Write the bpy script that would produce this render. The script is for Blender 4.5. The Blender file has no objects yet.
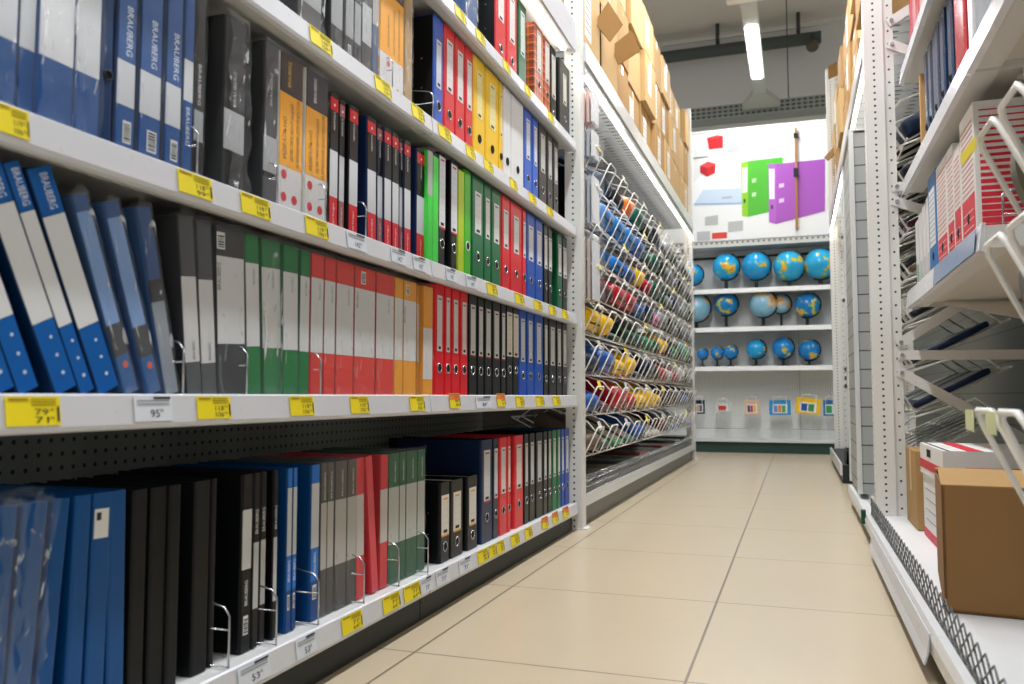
import bpy, bmesh, math, random
from mathutils import Matrix, Vector
random.seed(7)
R = math.radians
C = bpy.context.scene.collection
W_PX, H_PX, F_PX, CAM_H = 1024, 684, 830.0, 0.55
TH = math.atan(54 / 830); PS = math.atan2(285, math.hypot(830, 54))

# ------------------------------------------------------------ camera
cd = bpy.data.cameras.new('camera'); cam = bpy.data.objects.new('camera', cd); C.objects.link(cam)
cam.location = (0, 0, CAM_H); cam.rotation_euler = (R(90) + TH, 0, PS)
cd.sensor_width = 36; cd.lens = F_PX / W_PX * 36; cd.clip_start = 0.02
cd.dof.use_dof = True; cd.dof.focus_distance = 2.4; cd.dof.aperture_fstop = 5.0
bpy.context.scene.camera = cam

_s, _c = math.sin, math.cos
CF = (-_s(PS) * _c(TH), _c(PS) * _c(TH), _s(TH)); CR = (_c(PS), _s(PS), 0)
CU = (CR[1] * CF[2] - CR[2] * CF[1], CR[2] * CF[0] - CR[0] * CF[2], CR[0] * CF[1] - CR[1] * CF[0])

def at(px, py, X=None, Y=None, Z=None):
    """photo measurement -> point on a known plane of the shop"""
    d = [CF[i] * F_PX + CR[i] * (px - 512) + CU[i] * (342 - py) for i in range(3)]
    t = X / d[0] if X is not None else Y / d[1] if Y is not None else (Z - CAM_H) / d[2]
    return Vector((t * d[0], t * d[1], CAM_H + t * d[2]))

def ypos(px, X, z):
    """distance down the aisle of a measured edge lying on the plane X at height z"""
    lo, hi = 0.05, 30.0
    k = 1 if X < 0 else -1
    for _ in range(50):
        m = (lo + hi) / 2
        a = X * CR[0] + m * CR[1]; b = X * CF[0] + m * CF[1] + (z - CAM_H) * CF[2]
        if b < 0.02: lo = m; continue
        if (512 + F_PX * a / b) * k < px * k: lo = m
        else: hi = m
    return lo

# ------------------------------------------------------------ materials
def lin(h):
    h = h.lstrip('#'); v = [int(h[i:i + 2], 16) / 255 for i in (0, 2, 4)]
    return tuple(x / 12.92 if x <= .04045 else ((x + .055) / 1.055) ** 2.4 for x in v) + (1,)
_M = {}
def mat(col, rough=.45, metal=0, key='', spec=.3, bump=0, bscale=60, coat=0):
    k = (col, rough, metal, key, spec, bump)
    if k in _M: return _M[k]
    m = bpy.data.materials.new((key or 'paint') + '_' + col.strip('#')); m.use_nodes = True
    nt = m.node_tree; b = nt.nodes['Principled BSDF']
    b.inputs['Base Color'].default_value = lin(col); b.inputs['Roughness'].default_value = rough
    b.inputs['Metallic'].default_value = metal; b.inputs['Specular IOR Level'].default_value = spec
    if coat: b.inputs['Coat Weight'].default_value = coat
    n = nt.nodes.new('ShaderNodeTexNoise'); n.inputs['Scale'].default_value = bscale; n.inputs['Detail'].default_value = 4
    tc = nt.nodes.new('ShaderNodeTexCoord'); nt.links.new(tc.outputs['Object'], n.inputs['Vector'])
    mr = nt.nodes.new('ShaderNodeMapRange'); mr.inputs['To Min'].default_value = max(.03, rough - .07); mr.inputs['To Max'].default_value = min(1, rough + .07)
    nt.links.new(n.outputs['Fac'], mr.inputs['Value']); nt.links.new(mr.outputs['Result'], b.inputs['Roughness'])
    if bump:
        bp = nt.nodes.new('ShaderNodeBump'); bp.inputs['Strength'].default_value = bump; bp.inputs['Distance'].default_value = .004
        nt.links.new(n.outputs['Fac'], bp.inputs['Height']); nt.links.new(bp.outputs['Normal'], b.inputs['Normal'])
    _M[k] = m; return m

def emis(col, s, key='lamp'):
    k = (col, s, key)
    if k in _M: return _M[k]
    m = bpy.data.materials.new(key + '_light'); m.use_nodes = True
    b = m.node_tree.nodes['Principled BSDF']
    b.inputs['Base Color'].default_value = lin(col); b.inputs['Emission Color'].default_value = lin(col); b.inputs['Emission Strength'].default_value = s
    _M[k] = m; return m

def mth(nt, op, a, b=None):
    n = nt.nodes.new('ShaderNodeMath'); n.operation = op
    for i, v in enumerate((a, b)):
        if v is None: continue
        if isinstance(v, (int, float)): n.inputs[i].default_value = v
        else: nt.links.new(v, n.inputs[i])
    return n.outputs[0]

def dotted(col, hole, ax, su, sv, rad, rough=.45, ou=0., ov=0., stretch=1., key='perforated_steel', metal=0):
    """steel sheet with a regular grid of punched holes (object coordinates, axes ax)"""
    k = (col, hole, ax, su, sv, rad, ou, ov, stretch)
    if k in _M: return _M[k]
    m = bpy.data.materials.new(key); m.use_nodes = True; nt = m.node_tree; b = nt.nodes['Principled BSDF']
    tc = nt.nodes.new('ShaderNodeTexCoord'); sp = nt.nodes.new('ShaderNodeSeparateXYZ'); nt.links.new(tc.outputs['Object'], sp.inputs[0])
    def cell(o, s, off):
        v = mth(nt, 'ADD', o, off); v = mth(nt, 'DIVIDE', v, s); v = mth(nt, 'FRACT', v); v = mth(nt, 'SUBTRACT', v, .5); return mth(nt, 'MULTIPLY', v, s)
    u = cell(sp.outputs[ax[0]], su, ou); v = cell(sp.outputs[ax[1]], sv, ov)
    u = mth(nt, 'DIVIDE', u, stretch)
    d = mth(nt, 'SQRT', mth(nt, 'ADD', mth(nt, 'MULTIPLY', u, u), mth(nt, 'MULTIPLY', v, v)))
    f = mth(nt, 'LESS_THAN', d, rad)
    mx = nt.nodes.new('ShaderNodeMix'); mx.data_type = 'RGBA'
    nt.links.new(f, mx.inputs['Factor']); mx.inputs['A'].default_value = lin(col); mx.inputs['B'].default_value = lin(hole)
    nt.links.new(mx.outputs['Result'], b.inputs['Base Color']); b.inputs['Roughness'].default_value = rough; b.inputs['Metallic'].default_value = metal
    _M[k] = m; return m

def lined(col, line, axis, s, w, rough=.5, off=0., key='ribbed_panel', axis2=None, s2=1., w2=0., off2=0., noise=.0, coat=0.):
    k = (col, line, axis, s, w, off, axis2, s2)
    if k in _M: return _M[k]
    m = bpy.data.materials.new(key); m.use_nodes = True; nt = m.node_tree; b = nt.nodes['Principled BSDF']
    tc = nt.nodes.new('ShaderNodeTexCoord'); sp = nt.nodes.new('ShaderNodeSeparateXYZ'); nt.links.new(tc.outputs['Object'], sp.inputs[0])
    f = mth(nt, 'LESS_THAN', mth(nt, 'MULTIPLY', mth(nt, 'FRACT', mth(nt, 'DIVIDE', mth(nt, 'ADD', sp.outputs[axis], off), s)), s), w)
    if axis2 is not None:
        g = mth(nt, 'LESS_THAN', mth(nt, 'MULTIPLY', mth(nt, 'FRACT', mth(nt, 'DIVIDE', mth(nt, 'ADD', sp.outputs[axis2], off2), s2)), s2), w2)
        f = mth(nt, 'MAXIMUM', f, g)
    mx = nt.nodes.new('ShaderNodeMix'); mx.data_type = 'RGBA'
    nt.links.new(f, mx.inputs['Factor']); mx.inputs['A'].default_value = lin(col); mx.inputs['B'].default_value = lin(line)
    if noise:
        n = nt.nodes.new('ShaderNodeTexNoise'); n.inputs['Scale'].default_value = 2.2; n.inputs['Detail'].default_value = 5; nt.links.new(tc.outputs['Object'], n.inputs['Vector'])
        hs = nt.nodes.new('ShaderNodeHueSaturation'); hs.inputs['Color'].default_value = lin(col)
        mr = nt.nodes.new('ShaderNodeMapRange'); mr.inputs['To Min'].default_value = 1 - noise; mr.inputs['To Max'].default_value = 1 + noise
        nt.links.new(n.outputs['Fac'], mr.inputs['Value']); nt.links.new(mr.outputs['Result'], hs.inputs['Value']); nt.links.new(hs.outputs['Color'], mx.inputs['A'])
    nt.links.new(mx.outputs['Result'], b.inputs['Base Color']); b.inputs['Roughness'].default_value = rough
    if coat: b.inputs['Coat Weight'].default_value = coat; b.inputs['Coat Roughness'].default_value = .12
    _M[k] = m; return m

def clear_film(amount=.14, key='clear_film', tint='#ffffff', scale=38, glint_streak=.35):
    k = (amount, key, tint, scale)
    if k in _M: return _M[k]
    m = bpy.data.materials.new(key); m.use_nodes = True; nt = m.node_tree
    for n in list(nt.nodes):
        if n.type != 'OUTPUT_MATERIAL': nt.nodes.remove(n)
    out = nt.nodes[0]
    tr = nt.nodes.new('ShaderNodeBsdfTransparent'); tr.inputs[0].default_value = lin(tint)
    gl = nt.nodes.new('ShaderNodeBsdfPrincipled'); gl.inputs['Base Color'].default_value = lin('#e8edf2'); gl.inputs['Roughness'].default_value = .16; gl.inputs['Specular IOR Level'].default_value = .9
    n = nt.nodes.new('ShaderNodeTexNoise'); n.inputs['Scale'].default_value = scale; n.inputs['Detail'].default_value = 3; n.inputs['Distortion'].default_value = 2.2
    tc = nt.nodes.new('ShaderNodeTexCoord'); mp = nt.nodes.new('ShaderNodeMapping'); mp.inputs['Scale'].default_value = (1, 1, .3)
    nt.links.new(tc.outputs['Object'], mp.inputs['Vector']); nt.links.new(mp.outputs['Vector'], n.inputs['Vector'])
    bp = nt.nodes.new('ShaderNodeBump'); bp.inputs['Strength'].default_value = 1; bp.inputs['Distance'].default_value = .012
    nt.links.new(n.outputs['Fac'], bp.inputs['Height']); nt.links.new(bp.outputs['Normal'], gl.inputs['Normal'])
    cr = nt.nodes.new('ShaderNodeMapRange'); cr.inputs['From Min'].default_value = .60 if amount < .08 else .56; cr.inputs['From Max'].default_value = .72 if amount < .08 else .66
    cr.inputs['To Min'].default_value = amount; cr.inputs['To Max'].default_value = amount + glint_streak  # noise mask paints whitish crease highlights into the film
    nt.links.new(n.outputs['Fac'], cr.inputs['Value'])
    mx = nt.nodes.new('ShaderNodeMixShader'); nt.links.new(cr.outputs['Result'], mx.inputs['Fac'])
    nt.links.new(tr.outputs[0], mx.inputs[1]); nt.links.new(gl.outputs[0], mx.inputs[2]); nt.links.new(mx.outputs[0], out.inputs['Surface'])
    _M[k] = m; return m

def translucent(col, alpha, rough=.25, key='tinted_plastic'):
    k = (col, alpha, key)
    if k in _M: return _M[k]
    m = mat(col, rough, key=key).copy(); m.name = key
    nt = m.node_tree; b = nt.nodes['Principled BSDF']; out = [n for n in nt.nodes if n.type == 'OUTPUT_MATERIAL'][0]
    tr = nt.nodes.new('ShaderNodeBsdfTransparent'); mx = nt.nodes.new('ShaderNodeMixShader'); mx.inputs[0].default_value = alpha
    nt.links.new(tr.outputs[0], mx.inputs[1]); nt.links.new(b.outputs[0], mx.inputs[2]); nt.links.new(mx.outputs[0], out.inputs['Surface'])
    _M[k] = m; return m

WHITE = mat('#e6e6e4', .4, key='white_powder_coat'); WIRE = mat('#f6f4f0', .35, key='white_wire'); CHROME = mat('#b9bcbf', .22, .85, key='chrome_wire')
LIGHTGREY = mat('#c9cbcb', .45, key='light_grey_steel'); DARKGREY = mat('#3b4240', .5, key='dark_grey_steel'); PLINTH = mat('#262d2d', .5, key='plinth_grey')
INK = mat('#26262a', .6, key='ink'); PAPER = mat('#e3e4e4', .6, key='paper'); GREYINK = mat('#8d9096', .6, key='grey_ink')
TAG = mat('#f0dc1c', .55, key='tag_yellow'); TAGW = mat('#d8dfe9', .55, key='tag_white'); ORANGE = mat('#f0823c', .5, key='tag_orange')
CARD = mat('#ad8a5a', .8, key='cardboard', bump=.15, bscale=30); CARDL = mat('#c4a473', .8, key='cardboard', bump=.15, bscale=30); CARDD = mat('#866438', .85, key='cardboard', bump=.15, bscale=30)
BLACK = mat('#0e1113', .42, key='black_board'); HOLE = mat('#08090a', .8, key='hole'); FILM = clear_film(.05, glint_streak=.26)
FILMH = clear_film(.081, 'wrinkled_film', scale=30, glint_streak=.72); FILMG = clear_film(.07, 'clear_sheet', scale=4, glint_streak=.05)

# ------------------------------------------------------------ mesh building
class MB:
    def __init__(s): s.v = []; s.f = []; s.m = []; s.mats = []; s.sm = []
    def mi(s, m):
        if m not in s.mats: s.mats.append(m)
        return s.mats.index(m)
    def add(s, vs, fs, m, M=None, smooth=False):
        b = len(s.v); i = s.mi(m)
        s.v += [tuple(M @ Vector(p)) if M else tuple(p) for p in vs]
        for f in fs: s.f.append([b + k for k in f]); s.m.append(i); s.sm.append(smooth)
        return s
    def box(s, x0, x1, y0, y1, z0, z1, m, M=None):
        vs = [(x, y, z) for z in (z0, z1) for y in (y0, y1) for x in (x0, x1)]
        return s.add(vs, [(0, 2, 3, 1), (4, 5, 7, 6), (0, 1, 5, 4), (2, 6, 7, 3), (0, 4, 6, 2), (1, 3, 7, 5)], m, M)
    def bbox(s, x0, x1, y0, y1, z0, z1, m, b=.004, M=None):
        """box with chamfered edges"""
        bm = bmesh.new(); bmesh.ops.create_cube(bm, size=1)
        for v in bm.verts: v.co = ((x0 + x1) / 2 + v.co.x * (x1 - x0), (y0 + y1) / 2 + v.co.y * (y1 - y0), (z0 + z1) / 2 + v.co.z * (z1 - z0))
        bmesh.ops.bevel(bm, geom=bm.edges[:], offset=b, segments=2, profile=.6, affect='EDGES')
        bm.verts.index_update()
        s.add([v.co.copy() for v in bm.verts], [[v.index for v in f.verts] for f in bm.faces], m, M, False); bm.free(); return s
    def prism(s, poly, h0, h1, m, M=None, axis=2):
        n = len(poly)
        def P(u, v, h): return (u, v, h) if axis == 2 else (u, h, v) if axis == 1 else (h, u, v)
        vs = [P(u, v, h0) for u, v in poly] + [P(u, v, h1) for u, v in poly]
        fs = [tuple(range(n))[::-1], tuple(range(n, 2 * n))] + [(i, (i + 1) % n, n + (i + 1) % n, n + i) for i in range(n)]
        return s.add(vs, fs, m, M)
    def quad(s, pts, t, m, M=None):
        """plate through four points with thickness t"""
        p = [Vector(q) for q in pts]; n = (p[1] - p[0]).cross(p[3] - p[0]).normalized() * t / 2
        vs = [q - n for q in p] + [q + n for q in p]
        return s.add(vs, [(3, 2, 1, 0), (4, 5, 6, 7), (0, 1, 5, 4), (1, 2, 6, 5), (2, 3, 7, 6), (3, 0, 4, 7)], m, M)
    def tube(s, pts, r, m, n=6, M=None, closed=False):
        P = [Vector(p) for p in pts]; rings = []; k = len(P)
        for i in range(k):
            a = P[i] - P[i - 1] if (i > 0 or closed) else P[1] - P[0]
            b = P[(i + 1) % k] - P[i] if (i < k - 1 or closed) else a
            t = (a.normalized() + b.normalized())
            t = t.normalized() if t.length > 1e-6 else b.normalized()
            u = t.cross(Vector((.13, .21, 1)) if abs(t.z) < .9 else Vector((1, .1, .05))).normalized(); w = t.cross(u)
            q = 1 / max(.5, math.cos(a.angle(b, 0) / 2)) if a.length and b.length else 1
            rings.append([p for j in range(n) for p in [P[i] + (u * math.cos(2 * math.pi * j / n) + w * math.sin(2 * math.pi * j / n)) * r * min(q, 1.3)]])
        vs = [p for rg in rings for p in rg]; fs = []
        for i in range(k if closed else k - 1):
            A = i * n; B = ((i + 1) % k) * n
            for j in range(n): fs.append((A + j, A + (j + 1) % n, B + (j + 1) % n, B + j))
        if not closed: fs += [tuple(range(n))[::-1], tuple(range((k - 1) * n, k * n))]
        return s.add(vs, fs, m, M, True)
    def cyl(s, c, axis, r, h, m, n=20, r2=None, M=None):
        a = Vector(axis).normalized(); u = a.orthogonal().normalized(); w = a.cross(u); c = Vector(c); r2 = r if r2 is None else r2
        vs = [c + (u * math.cos(2 * math.pi * j / n) + w * math.sin(2 * math.pi * j / n)) * q + a * d for q, d in ((r, 0), (r2, h)) for j in range(n)]
        fs = [tuple(range(n))[::-1], tuple(range(n, 2 * n))] + [(j, (j + 1) % n, n + (j + 1) % n, n + j) for j in range(n)]
        return s.add(vs, fs, m, M)
    def sphere(s, c, r, m, nu=32, nv=18, M=None, sc=(1, 1, 1)):
        vs = [(c[0], c[1], c[2] + r * sc[2])]
        for i in range(1, nv):
            p = math.pi * i / nv
            vs += [(c[0] + r * sc[0] * math.sin(p) * math.cos(2 * math.pi * j / nu), c[1] + r * sc[1] * math.sin(p) * math.sin(2 * math.pi * j / nu), c[2] + r * sc[2] * math.cos(p)) for j in range(nu)]
        vs.append((c[0], c[1], c[2] - r * sc[2])); fs = [(0, 1 + j, 1 + (j + 1) % nu) for j in range(nu)]
        for i in range(nv - 2):
            A = 1 + i * nu; B = A + nu; fs += [(A + j, B + j, B + (j + 1) % nu, A + (j + 1) % nu) for j in range(nu)]
        e = len(vs) - 1; A = 1 + (nv - 2) * nu; fs += [(e, A + (j + 1) % nu, A + j) for j in range(nu)]
        return s.add(vs, fs, m, M, True)
    def torus(s, c, axis, r, t, m, n=20, k=6):
        a = Vector(axis).normalized(); u = a.orthogonal().normalized(); w = a.cross(u); c = Vector(c)
        return s.tube([c + (u * math.cos(2 * math.pi * j / n) + w * math.sin(2 * math.pi * j / n)) * r for j in range(n)], t, m, k, closed=True)
    def text(s, st, size, M, m, ext=0.0003):
        me = text_mesh(st); vs = [v.co.copy() for v in me.vertices]
        S = Matrix.Diagonal((size, size, 1, 1))
        return s.add(vs, [list(p.vertices) for p in me.polygons], m, M @ S)
    def fit(s, st, length, height, M, m):
        """text centred at the matrix origin and scaled to length x height"""
        me = text_mesh(st); xs = [v.co.x for v in me.vertices]; ys = [v.co.y for v in me.vertices]
        w = max(xs) - min(xs); h = max(ys) - min(ys); cx = (max(xs) + min(xs)) / 2; cy = (max(ys) + min(ys)) / 2
        k = length / w; kh = height / h if height else k
        T = Matrix.Diagonal((k, kh, 1, 1)) @ Matrix.Translation((-cx, -cy, 0))
        return s.add([v.co.copy() for v in me.vertices], [list(p.vertices) for p in me.polygons], m, M @ T)
    def obj(s, name, parent=None, loc=None):
        me = bpy.data.meshes.new(name); me.from_pydata(s.v, [], s.f); 
        for m in s.mats: me.materials.append(m)
        me.polygons.foreach_set('material_index', s.m); me.polygons.foreach_set('use_smooth', s.sm); me.update()
        o = bpy.data.objects.new(name, me); C.objects.link(o)
        if parent: o.parent = parent
        if loc is not None: o.location = loc
        return o

_T = {}
def text_mesh(st):
    if st in _T: return _T[st]
    cu = bpy.data.curves.new('lettering', 'FONT'); cu.body = st; cu.size = 1; cu.resolution_u = 2; cu.fill_mode = 'FRONT'
    o = bpy.data.objects.new('lettering', cu); C.objects.link(o)
    dg = bpy.context.evaluated_depsgraph_get(); me = bpy.data.meshes.new_from_object(o.evaluated_get(dg))
    bpy.data.objects.remove(o); bpy.data.curves.remove(cu); _T[st] = me; return me

def tag(o, label, cat, group=None, kind=None):
    o['label'] = label; o['category'] = cat
    if group: o['group'] = group
    if kind: o['kind'] = kind
    return o
def thing(name, label, cat, loc=(0, 0, 0), rot=(0, 0, 0), group=None):
    o = bpy.data.objects.new(name, None); C.objects.link(o); o.location = loc; o.rotation_euler = rot; o.empty_display_size = .05
    return tag(o, label, cat, group)
def struct(o): o['kind'] = 'structure'; return o

ORD = 'first second third fourth fifth sixth seventh eighth ninth tenth eleventh twelfth thirteenth fourteenth fifteenth sixteenth'.split()
NUM = 'zero one two three four five six seven eight nine ten eleven twelve thirteen fourteen fifteen sixteen'.split()
PENDING = []
def later(o, desc, where):
    """label written at the end, once it is known how many alike stand on that shelf"""
    PENDING.append((o, desc, where))
def finish_labels():
    runs = {}
    for o, d, w in PENDING: runs.setdefault((d, w), []).append(o)
    kin = {}
    for o, d, w in PENDING: kin.setdefault((o['category'], w), []).append(o)
    for (c_, w), os_ in kin.items():
        for o in os_:
            if len(os_) > 1 and 'group' not in o: o['group'] = (c_ + 's').replace('boxs', 'boxes') + ' ' + w
    for (d, w), os_ in runs.items():
        for i, o in enumerate(os_):
            if len(os_) == 1: o['label'] = d + ' ' + w
            else: o['label'] = '%s, %s of %s from near end, %s' % (d, ORD[i], NUM[len(os_)], (w.split('the ', 1)[1] if w.split()[0] in ('on', 'in') else w).replace('shelf up', 'shelf'))

# text running up a spine: local x of the text -> +z, text up -> -y (seen from the aisle, +x)
def up_spine(x, y, z): return Matrix.Translation((x, y, z)) @ Matrix(((0, 0, 1, 0), (0, -1, 0, 0), (1, 0, 0, 0), (0, 0, 0, 1)))
def down_spine(x, y, z): return Matrix.Translation((x, y, z)) @ Matrix(((0, 0, 1, 0), (0, 1, 0, 0), (-1, 0, 0, 0), (0, 0, 0, 1)))
def face_pos_x(x, y, z): return Matrix.Translation((x, y, z)) @ Matrix(((0, 0, 1, 0), (1, 0, 0, 0), (0, 1, 0, 0), (0, 0, 0, 1)))
def face_neg_x(x, y, z): return Matrix.Translation((x, y, z)) @ Matrix(((0, 0, -1, 0), (-1, 0, 0, 0), (0, 1, 0, 0), (0, 0, 0, 1)))
def face_neg_y(x, y, z): return Matrix.Translation((x, y, z)) @ Matrix(((1, 0, 0, 0), (0, 0, -1, 0), (0, 1, 0, 0), (0, 0, 0, 1)))

# ------------------------------------------------------------ the room
fl = MB().box(-7, 7, -4, 12.4, -.1, 0, lined('#cbbca2', '#85796a', 0, .575, .006, .30, .215 + .003, 'floor_tiles', 1, .655, .005, -1.66 + .655 * 3 + .003, noise=.045, coat=.25)).obj('floor'); struct(fl)
wallm = mat('#dcdedd', .8, key='grey_plaster'); ceilm = mat('#dcd8d0', .85, key='ceiling_paint')
struct(MB().box(-7, 7, 12.3, 12.5, 0, 6.1, wallm).obj('wall_back'))
struct(MB().box(-7, 7, -4, 12.5, 5.9, 6.1, ceilm).obj('ceiling'))

# ------------------------------------------------------------ binders and folders on the shelves
def u_shape(t, D, k=.0025, r=.006):
    """plan of a binder cover: rounded spine at x=0, two boards going back to x=-D"""
    h = t / 2; r = min(r, h * .6); o = [(-D, -h)]
    o += [(-r + r * math.sin(a), -h + r - r * math.cos(a)) for a in (0, .52, 1.05, math.pi / 2)]
    o += [(-r + r * math.cos(a), h - r + r * math.sin(a)) for a in (0, .52, 1.05, math.pi / 2)]
    o += [(-D, h), (-D, h - k), (-k - .001, h - k), (-k - .001, -h + k), (-D, -h + k)]
    return o

def film_box(parent, t, D, h, m, front=.004, seed=0, crumple=.004):
    """loose clear bag round a binder: fine grid skin, crumpled"""
    rnd = random.Random(seed); mb = MB(); ny, nz = 5, 16
    def skin(fn, nu, nv, m=m):
        vs = [fn(i / nu, j / nv) for j in range(nv + 1) for i in range(nu + 1)]
        fs = [(j * (nu + 1) + i, j * (nu + 1) + i + 1, (j + 1) * (nu + 1) + i + 1, (j + 1) * (nu + 1) + i) for j in range(nv) for i in range(nu)]
        mb.add(vs, fs, m, None, True)
    e = .0008
    skin(lambda a, b: (front + rnd.random() * crumple, -t / 2 - e + a * (t + 2 * e), .001 + b * (h + .003)), ny, nz)
    skin(lambda a, b: (front - a * (D + front), -t / 2 - e - rnd.random() * .0006, .001 + b * (h + .003)), 6, nz, FILMG)
    skin(lambda a, b: (front - a * (D + front) + rnd.random() * .002, -t / 2 - e + b * (t + 2 * e), h + .004 + rnd.random() * crumple), 6, 3, FILMG)
    # ears of gathered film at the top and at the foot of the spine
    for z0, dz in ((h + .002, .013), (.002, .018)):
        n = 5
        pts = [(front + .001 + (rnd.random() - .3) * .006, -t / 2 + t * i / n, z0 + rnd.random() * dz) for i in range(n + 1)]
        low = [(front + .001, -t / 2 + t * i / n, z0 - .002) for i in range(n + 1)]
        mb.add(low + pts, [(i, i + 1, n + 2 + i, n + 1 + i) for i in range(n)], m, None, True)
    return mb.obj('plastic_wrap', parent)

XS = -.892      # plane of the spines on the left shelving
def place(px0, px1, z, h, lean, X):
    zc = z + .04 if z > .2 else z
    y0, y1 = ypos(px0, X, zc), ypos(px1, X, zc)
    t = max(.008, (y1 - y0) * math.cos(lean) - .0012)
    return (X, (y0 + y1) / 2, z + abs(math.sin(lean)) * t / 2), t

def lever(px0, px1, z, col, where, colname, lab=('#dcdedd', .46, .86), ring=.24, labw=.55, h=None, X=XS, lean=0, rivets=True, accent=None, ringm=None, D=.275, extra='', kind='lever arch binder', hole=None, film=False, pages=False, rounded=.006, sidecol=None):
    h = h or {Z3: .296, ZB: .305}.get(z, .315)
    loc, t = place(px0, px1, z, h, lean, X)
    o = thing('lever_arch_binder', '', 'binder', loc, (lean, 0, random.uniform(-.004, .004)))
    later(o, (colname + ' ' + kind + extra).strip(), where)
    m = mat(col, .33, key='binder_board', spec=.3)
    mb = MB().prism(u_shape(t, D, r=rounded), 0, h, m)
    if sidecol: mb.box(-D, -.004, -t / 2 - .0006, -t / 2, .002, h - .002, mat(sidecol, .5, key='board'))
    if rivets:
        for zz in (.36, .62):
            for xx in (-.035, -.085): mb.cyl((xx, -t / 2 - .0004, zz * h), (0, -1, 0), .0032, .0012, CHROME, 8)
    mb.obj('cover', o)
    if lab:
        c, a, b = lab; w = min(t * labw, .052); L = MB(); lm = mat(c, .55, key='label_paper')
        L.box(.0002, .0010, -w / 2, w / 2, a * h, b * h, lm)
        zz = b * h - .02
        while zz > a * h + .02:
            L.box(.0010, .0013, -w * .34, w * .34, zz, zz + .0007, mat('#b9bcc0', .6, key='ruling')); zz -= .018
        L.box(.0010, .0013, -w * .25, w * .25, a * h + .005, a * h + .013, INK)
        L.box(.0010, .0013, -w * .3, w * .3, b * h - .012, b * h - .007, mat(accent or '#70757c', .5, key='label_print'))
        if accent: L.box(.0010, .0013, -w / 2, w / 2, a * h - .004, a * h + .001, mat(accent, .5, key='label_print'))
        L.obj('spine_label', o)
    if ring:
        rr = min(.0125, t * .3); q = MB().torus((.001, 0, ring * h), (1, 0, 0), rr, .0016, ringm or CHROME, 18, 5)
        q.cyl((.0003, 0, ring * h), (1, 0, 0), rr * .92, .0006, HOLE, 18); q.obj('finger_ring', o)
    if pages: MB().box(-D + .02, -.03, -t / 2 + .006, t / 2 - .006, .012, h - .006, mat('#b9bdbd', .7, key='pages')).obj('page_block', o)
    if film: film_box(o, t, D, h, film, seed=int(px0))
    return o

def banded(px0, px1, z, bands, where, desc, col, h=.302, X=XS, lean=0, film=FILM, texts=(), barcode=None, D=.27, name='ring_binder', cat='binder', tdir=up_spine, spots=(), tip=0, width=.97, alpha=None, crumple=.003, front=.003):
    """binder or folder whose spine carries a printed insert in colour bands"""
    loc, t = place(px0, px1, z, h, lean, X)
    o = thing(name, '', cat, loc, (lean, tip, random.uniform(-.004, .004))); later(o, desc, where)
    MB().prism(u_shape(t, D, r=.004), 0, h, translucent(col, alpha) if alpha else mat(col, .35, key='plastic_cover')).obj('cover', o)
    ins = MB()
    for a, b, c in bands: ins.box(.0002, .0011, -t / 2 * width, t / 2 * width, a * h + .001, b * h, mat(c, .38, key='spine_print'))
    ins.obj('spine_insert', o)
    if texts:
        L = MB()
        for st, zc, ln, ht, c, yo in texts: L.fit(st, ln * h, min(ht, t * .5), tdir(.0013, yo * t, zc * h), mat(c, .5, key='print'))
        L.obj('lettering', o)
    if barcode:
        zc, zh, yo = barcode; w = min(t * .42, .02); B = MB(); B.box(.0011, .0014, yo * t - w / 2, yo * t + w / 2, zc * h - zh, zc * h + zh, PAPER)
        zz = zc * h - zh + .003
        while zz < zc * h + zh - .004:
            q = random.choice((.001, .0018, .0026)); B.box(.0014, .0016, yo * t - w * .38, yo * t + w * .38, zz, zz + q, INK); zz += q + .0016
        B.obj('barcode', o)
    if spots:
        S = MB()
        for yo, zc, r, c in spots: S.cyl((.0011, yo * t, zc * h), (1, 0, 0), r, .0004, mat(c, .5, key='print'), 14)
        S.obj('printed_badge', o)
    if film: film_box(o, t, D, h, film, front=front, seed=int(px0 * 3), crumple=crumple)
    return o

ZB, Z3, Z2, Z1, Z0 = .112, .550, .888, 1.256, 1.622
W0, W3, W2, W1, WT = 'on the bottom shelf', 'on the second shelf up', 'on the third shelf up', 'on the fourth shelf up', 'on the fifth shelf up'
BLU, BLUD, SIL, GRY = '#0d4f94', '#083462', '#d3d8e0', '#3f4449'
BB = 'BRAUBERG'

# ---- third shelf up (near bay)
banded(-16, 15, Z2, [(0, .30, BLU), (.30, 1, SIL)], W2, 'bagged wide blue binder with pale upper spine', BLU, film=FILMH, crumple=.008)
banded(16.5, 33, Z2, [(0, .30, BLU), (.30, 1, SIL)], W2, 'slim bagged blue binder with pale upper spine', BLU, X=XS - .004)
banded(36, 72, Z2, [(0, .30, BLU), (.30, 1, '#e2e6ec')], W2, 'widest bagged blue binder with white upper spine', BLU, film=FILMH, crumple=.009)
banded(73, 98, Z2, [(0, .30, BLU), (.30, 1, SIL)], W2, 'bagged blue binder with silver upper spine', BLU, film=FILMH, crumple=.008)
lever(99, 113, Z2, BLUD, W2, 'blue', None, .33, extra=' with black finger ring', ringm=BLACK, rivets=False)
for a, b in ((114, 134), (137, 160), (163, 180)):
    banded(a, b, Z2, [(0, .235, BLU), (.235, .45, '#ccd2da'), (.45, 1, BLU)], W2, 'blue ring binder with grey panel and barcode', BLUD, texts=[(BB, .60, .24, .011, '#dfe8f4', .12)], barcode=(.115, .016, .1), tdir=down_spine, width=.9)
banded(181.5, 191, Z2, [(0, .40, BLU), (.40, .62, '#ccd2da'), (.62, 1, BLU)], W2, 'slim blue ring binder with grey upper panel', BLUD, texts=[(BB, .27, .2, .008, '#dfe8f4', 0)], tdir=down_spine)
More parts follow.
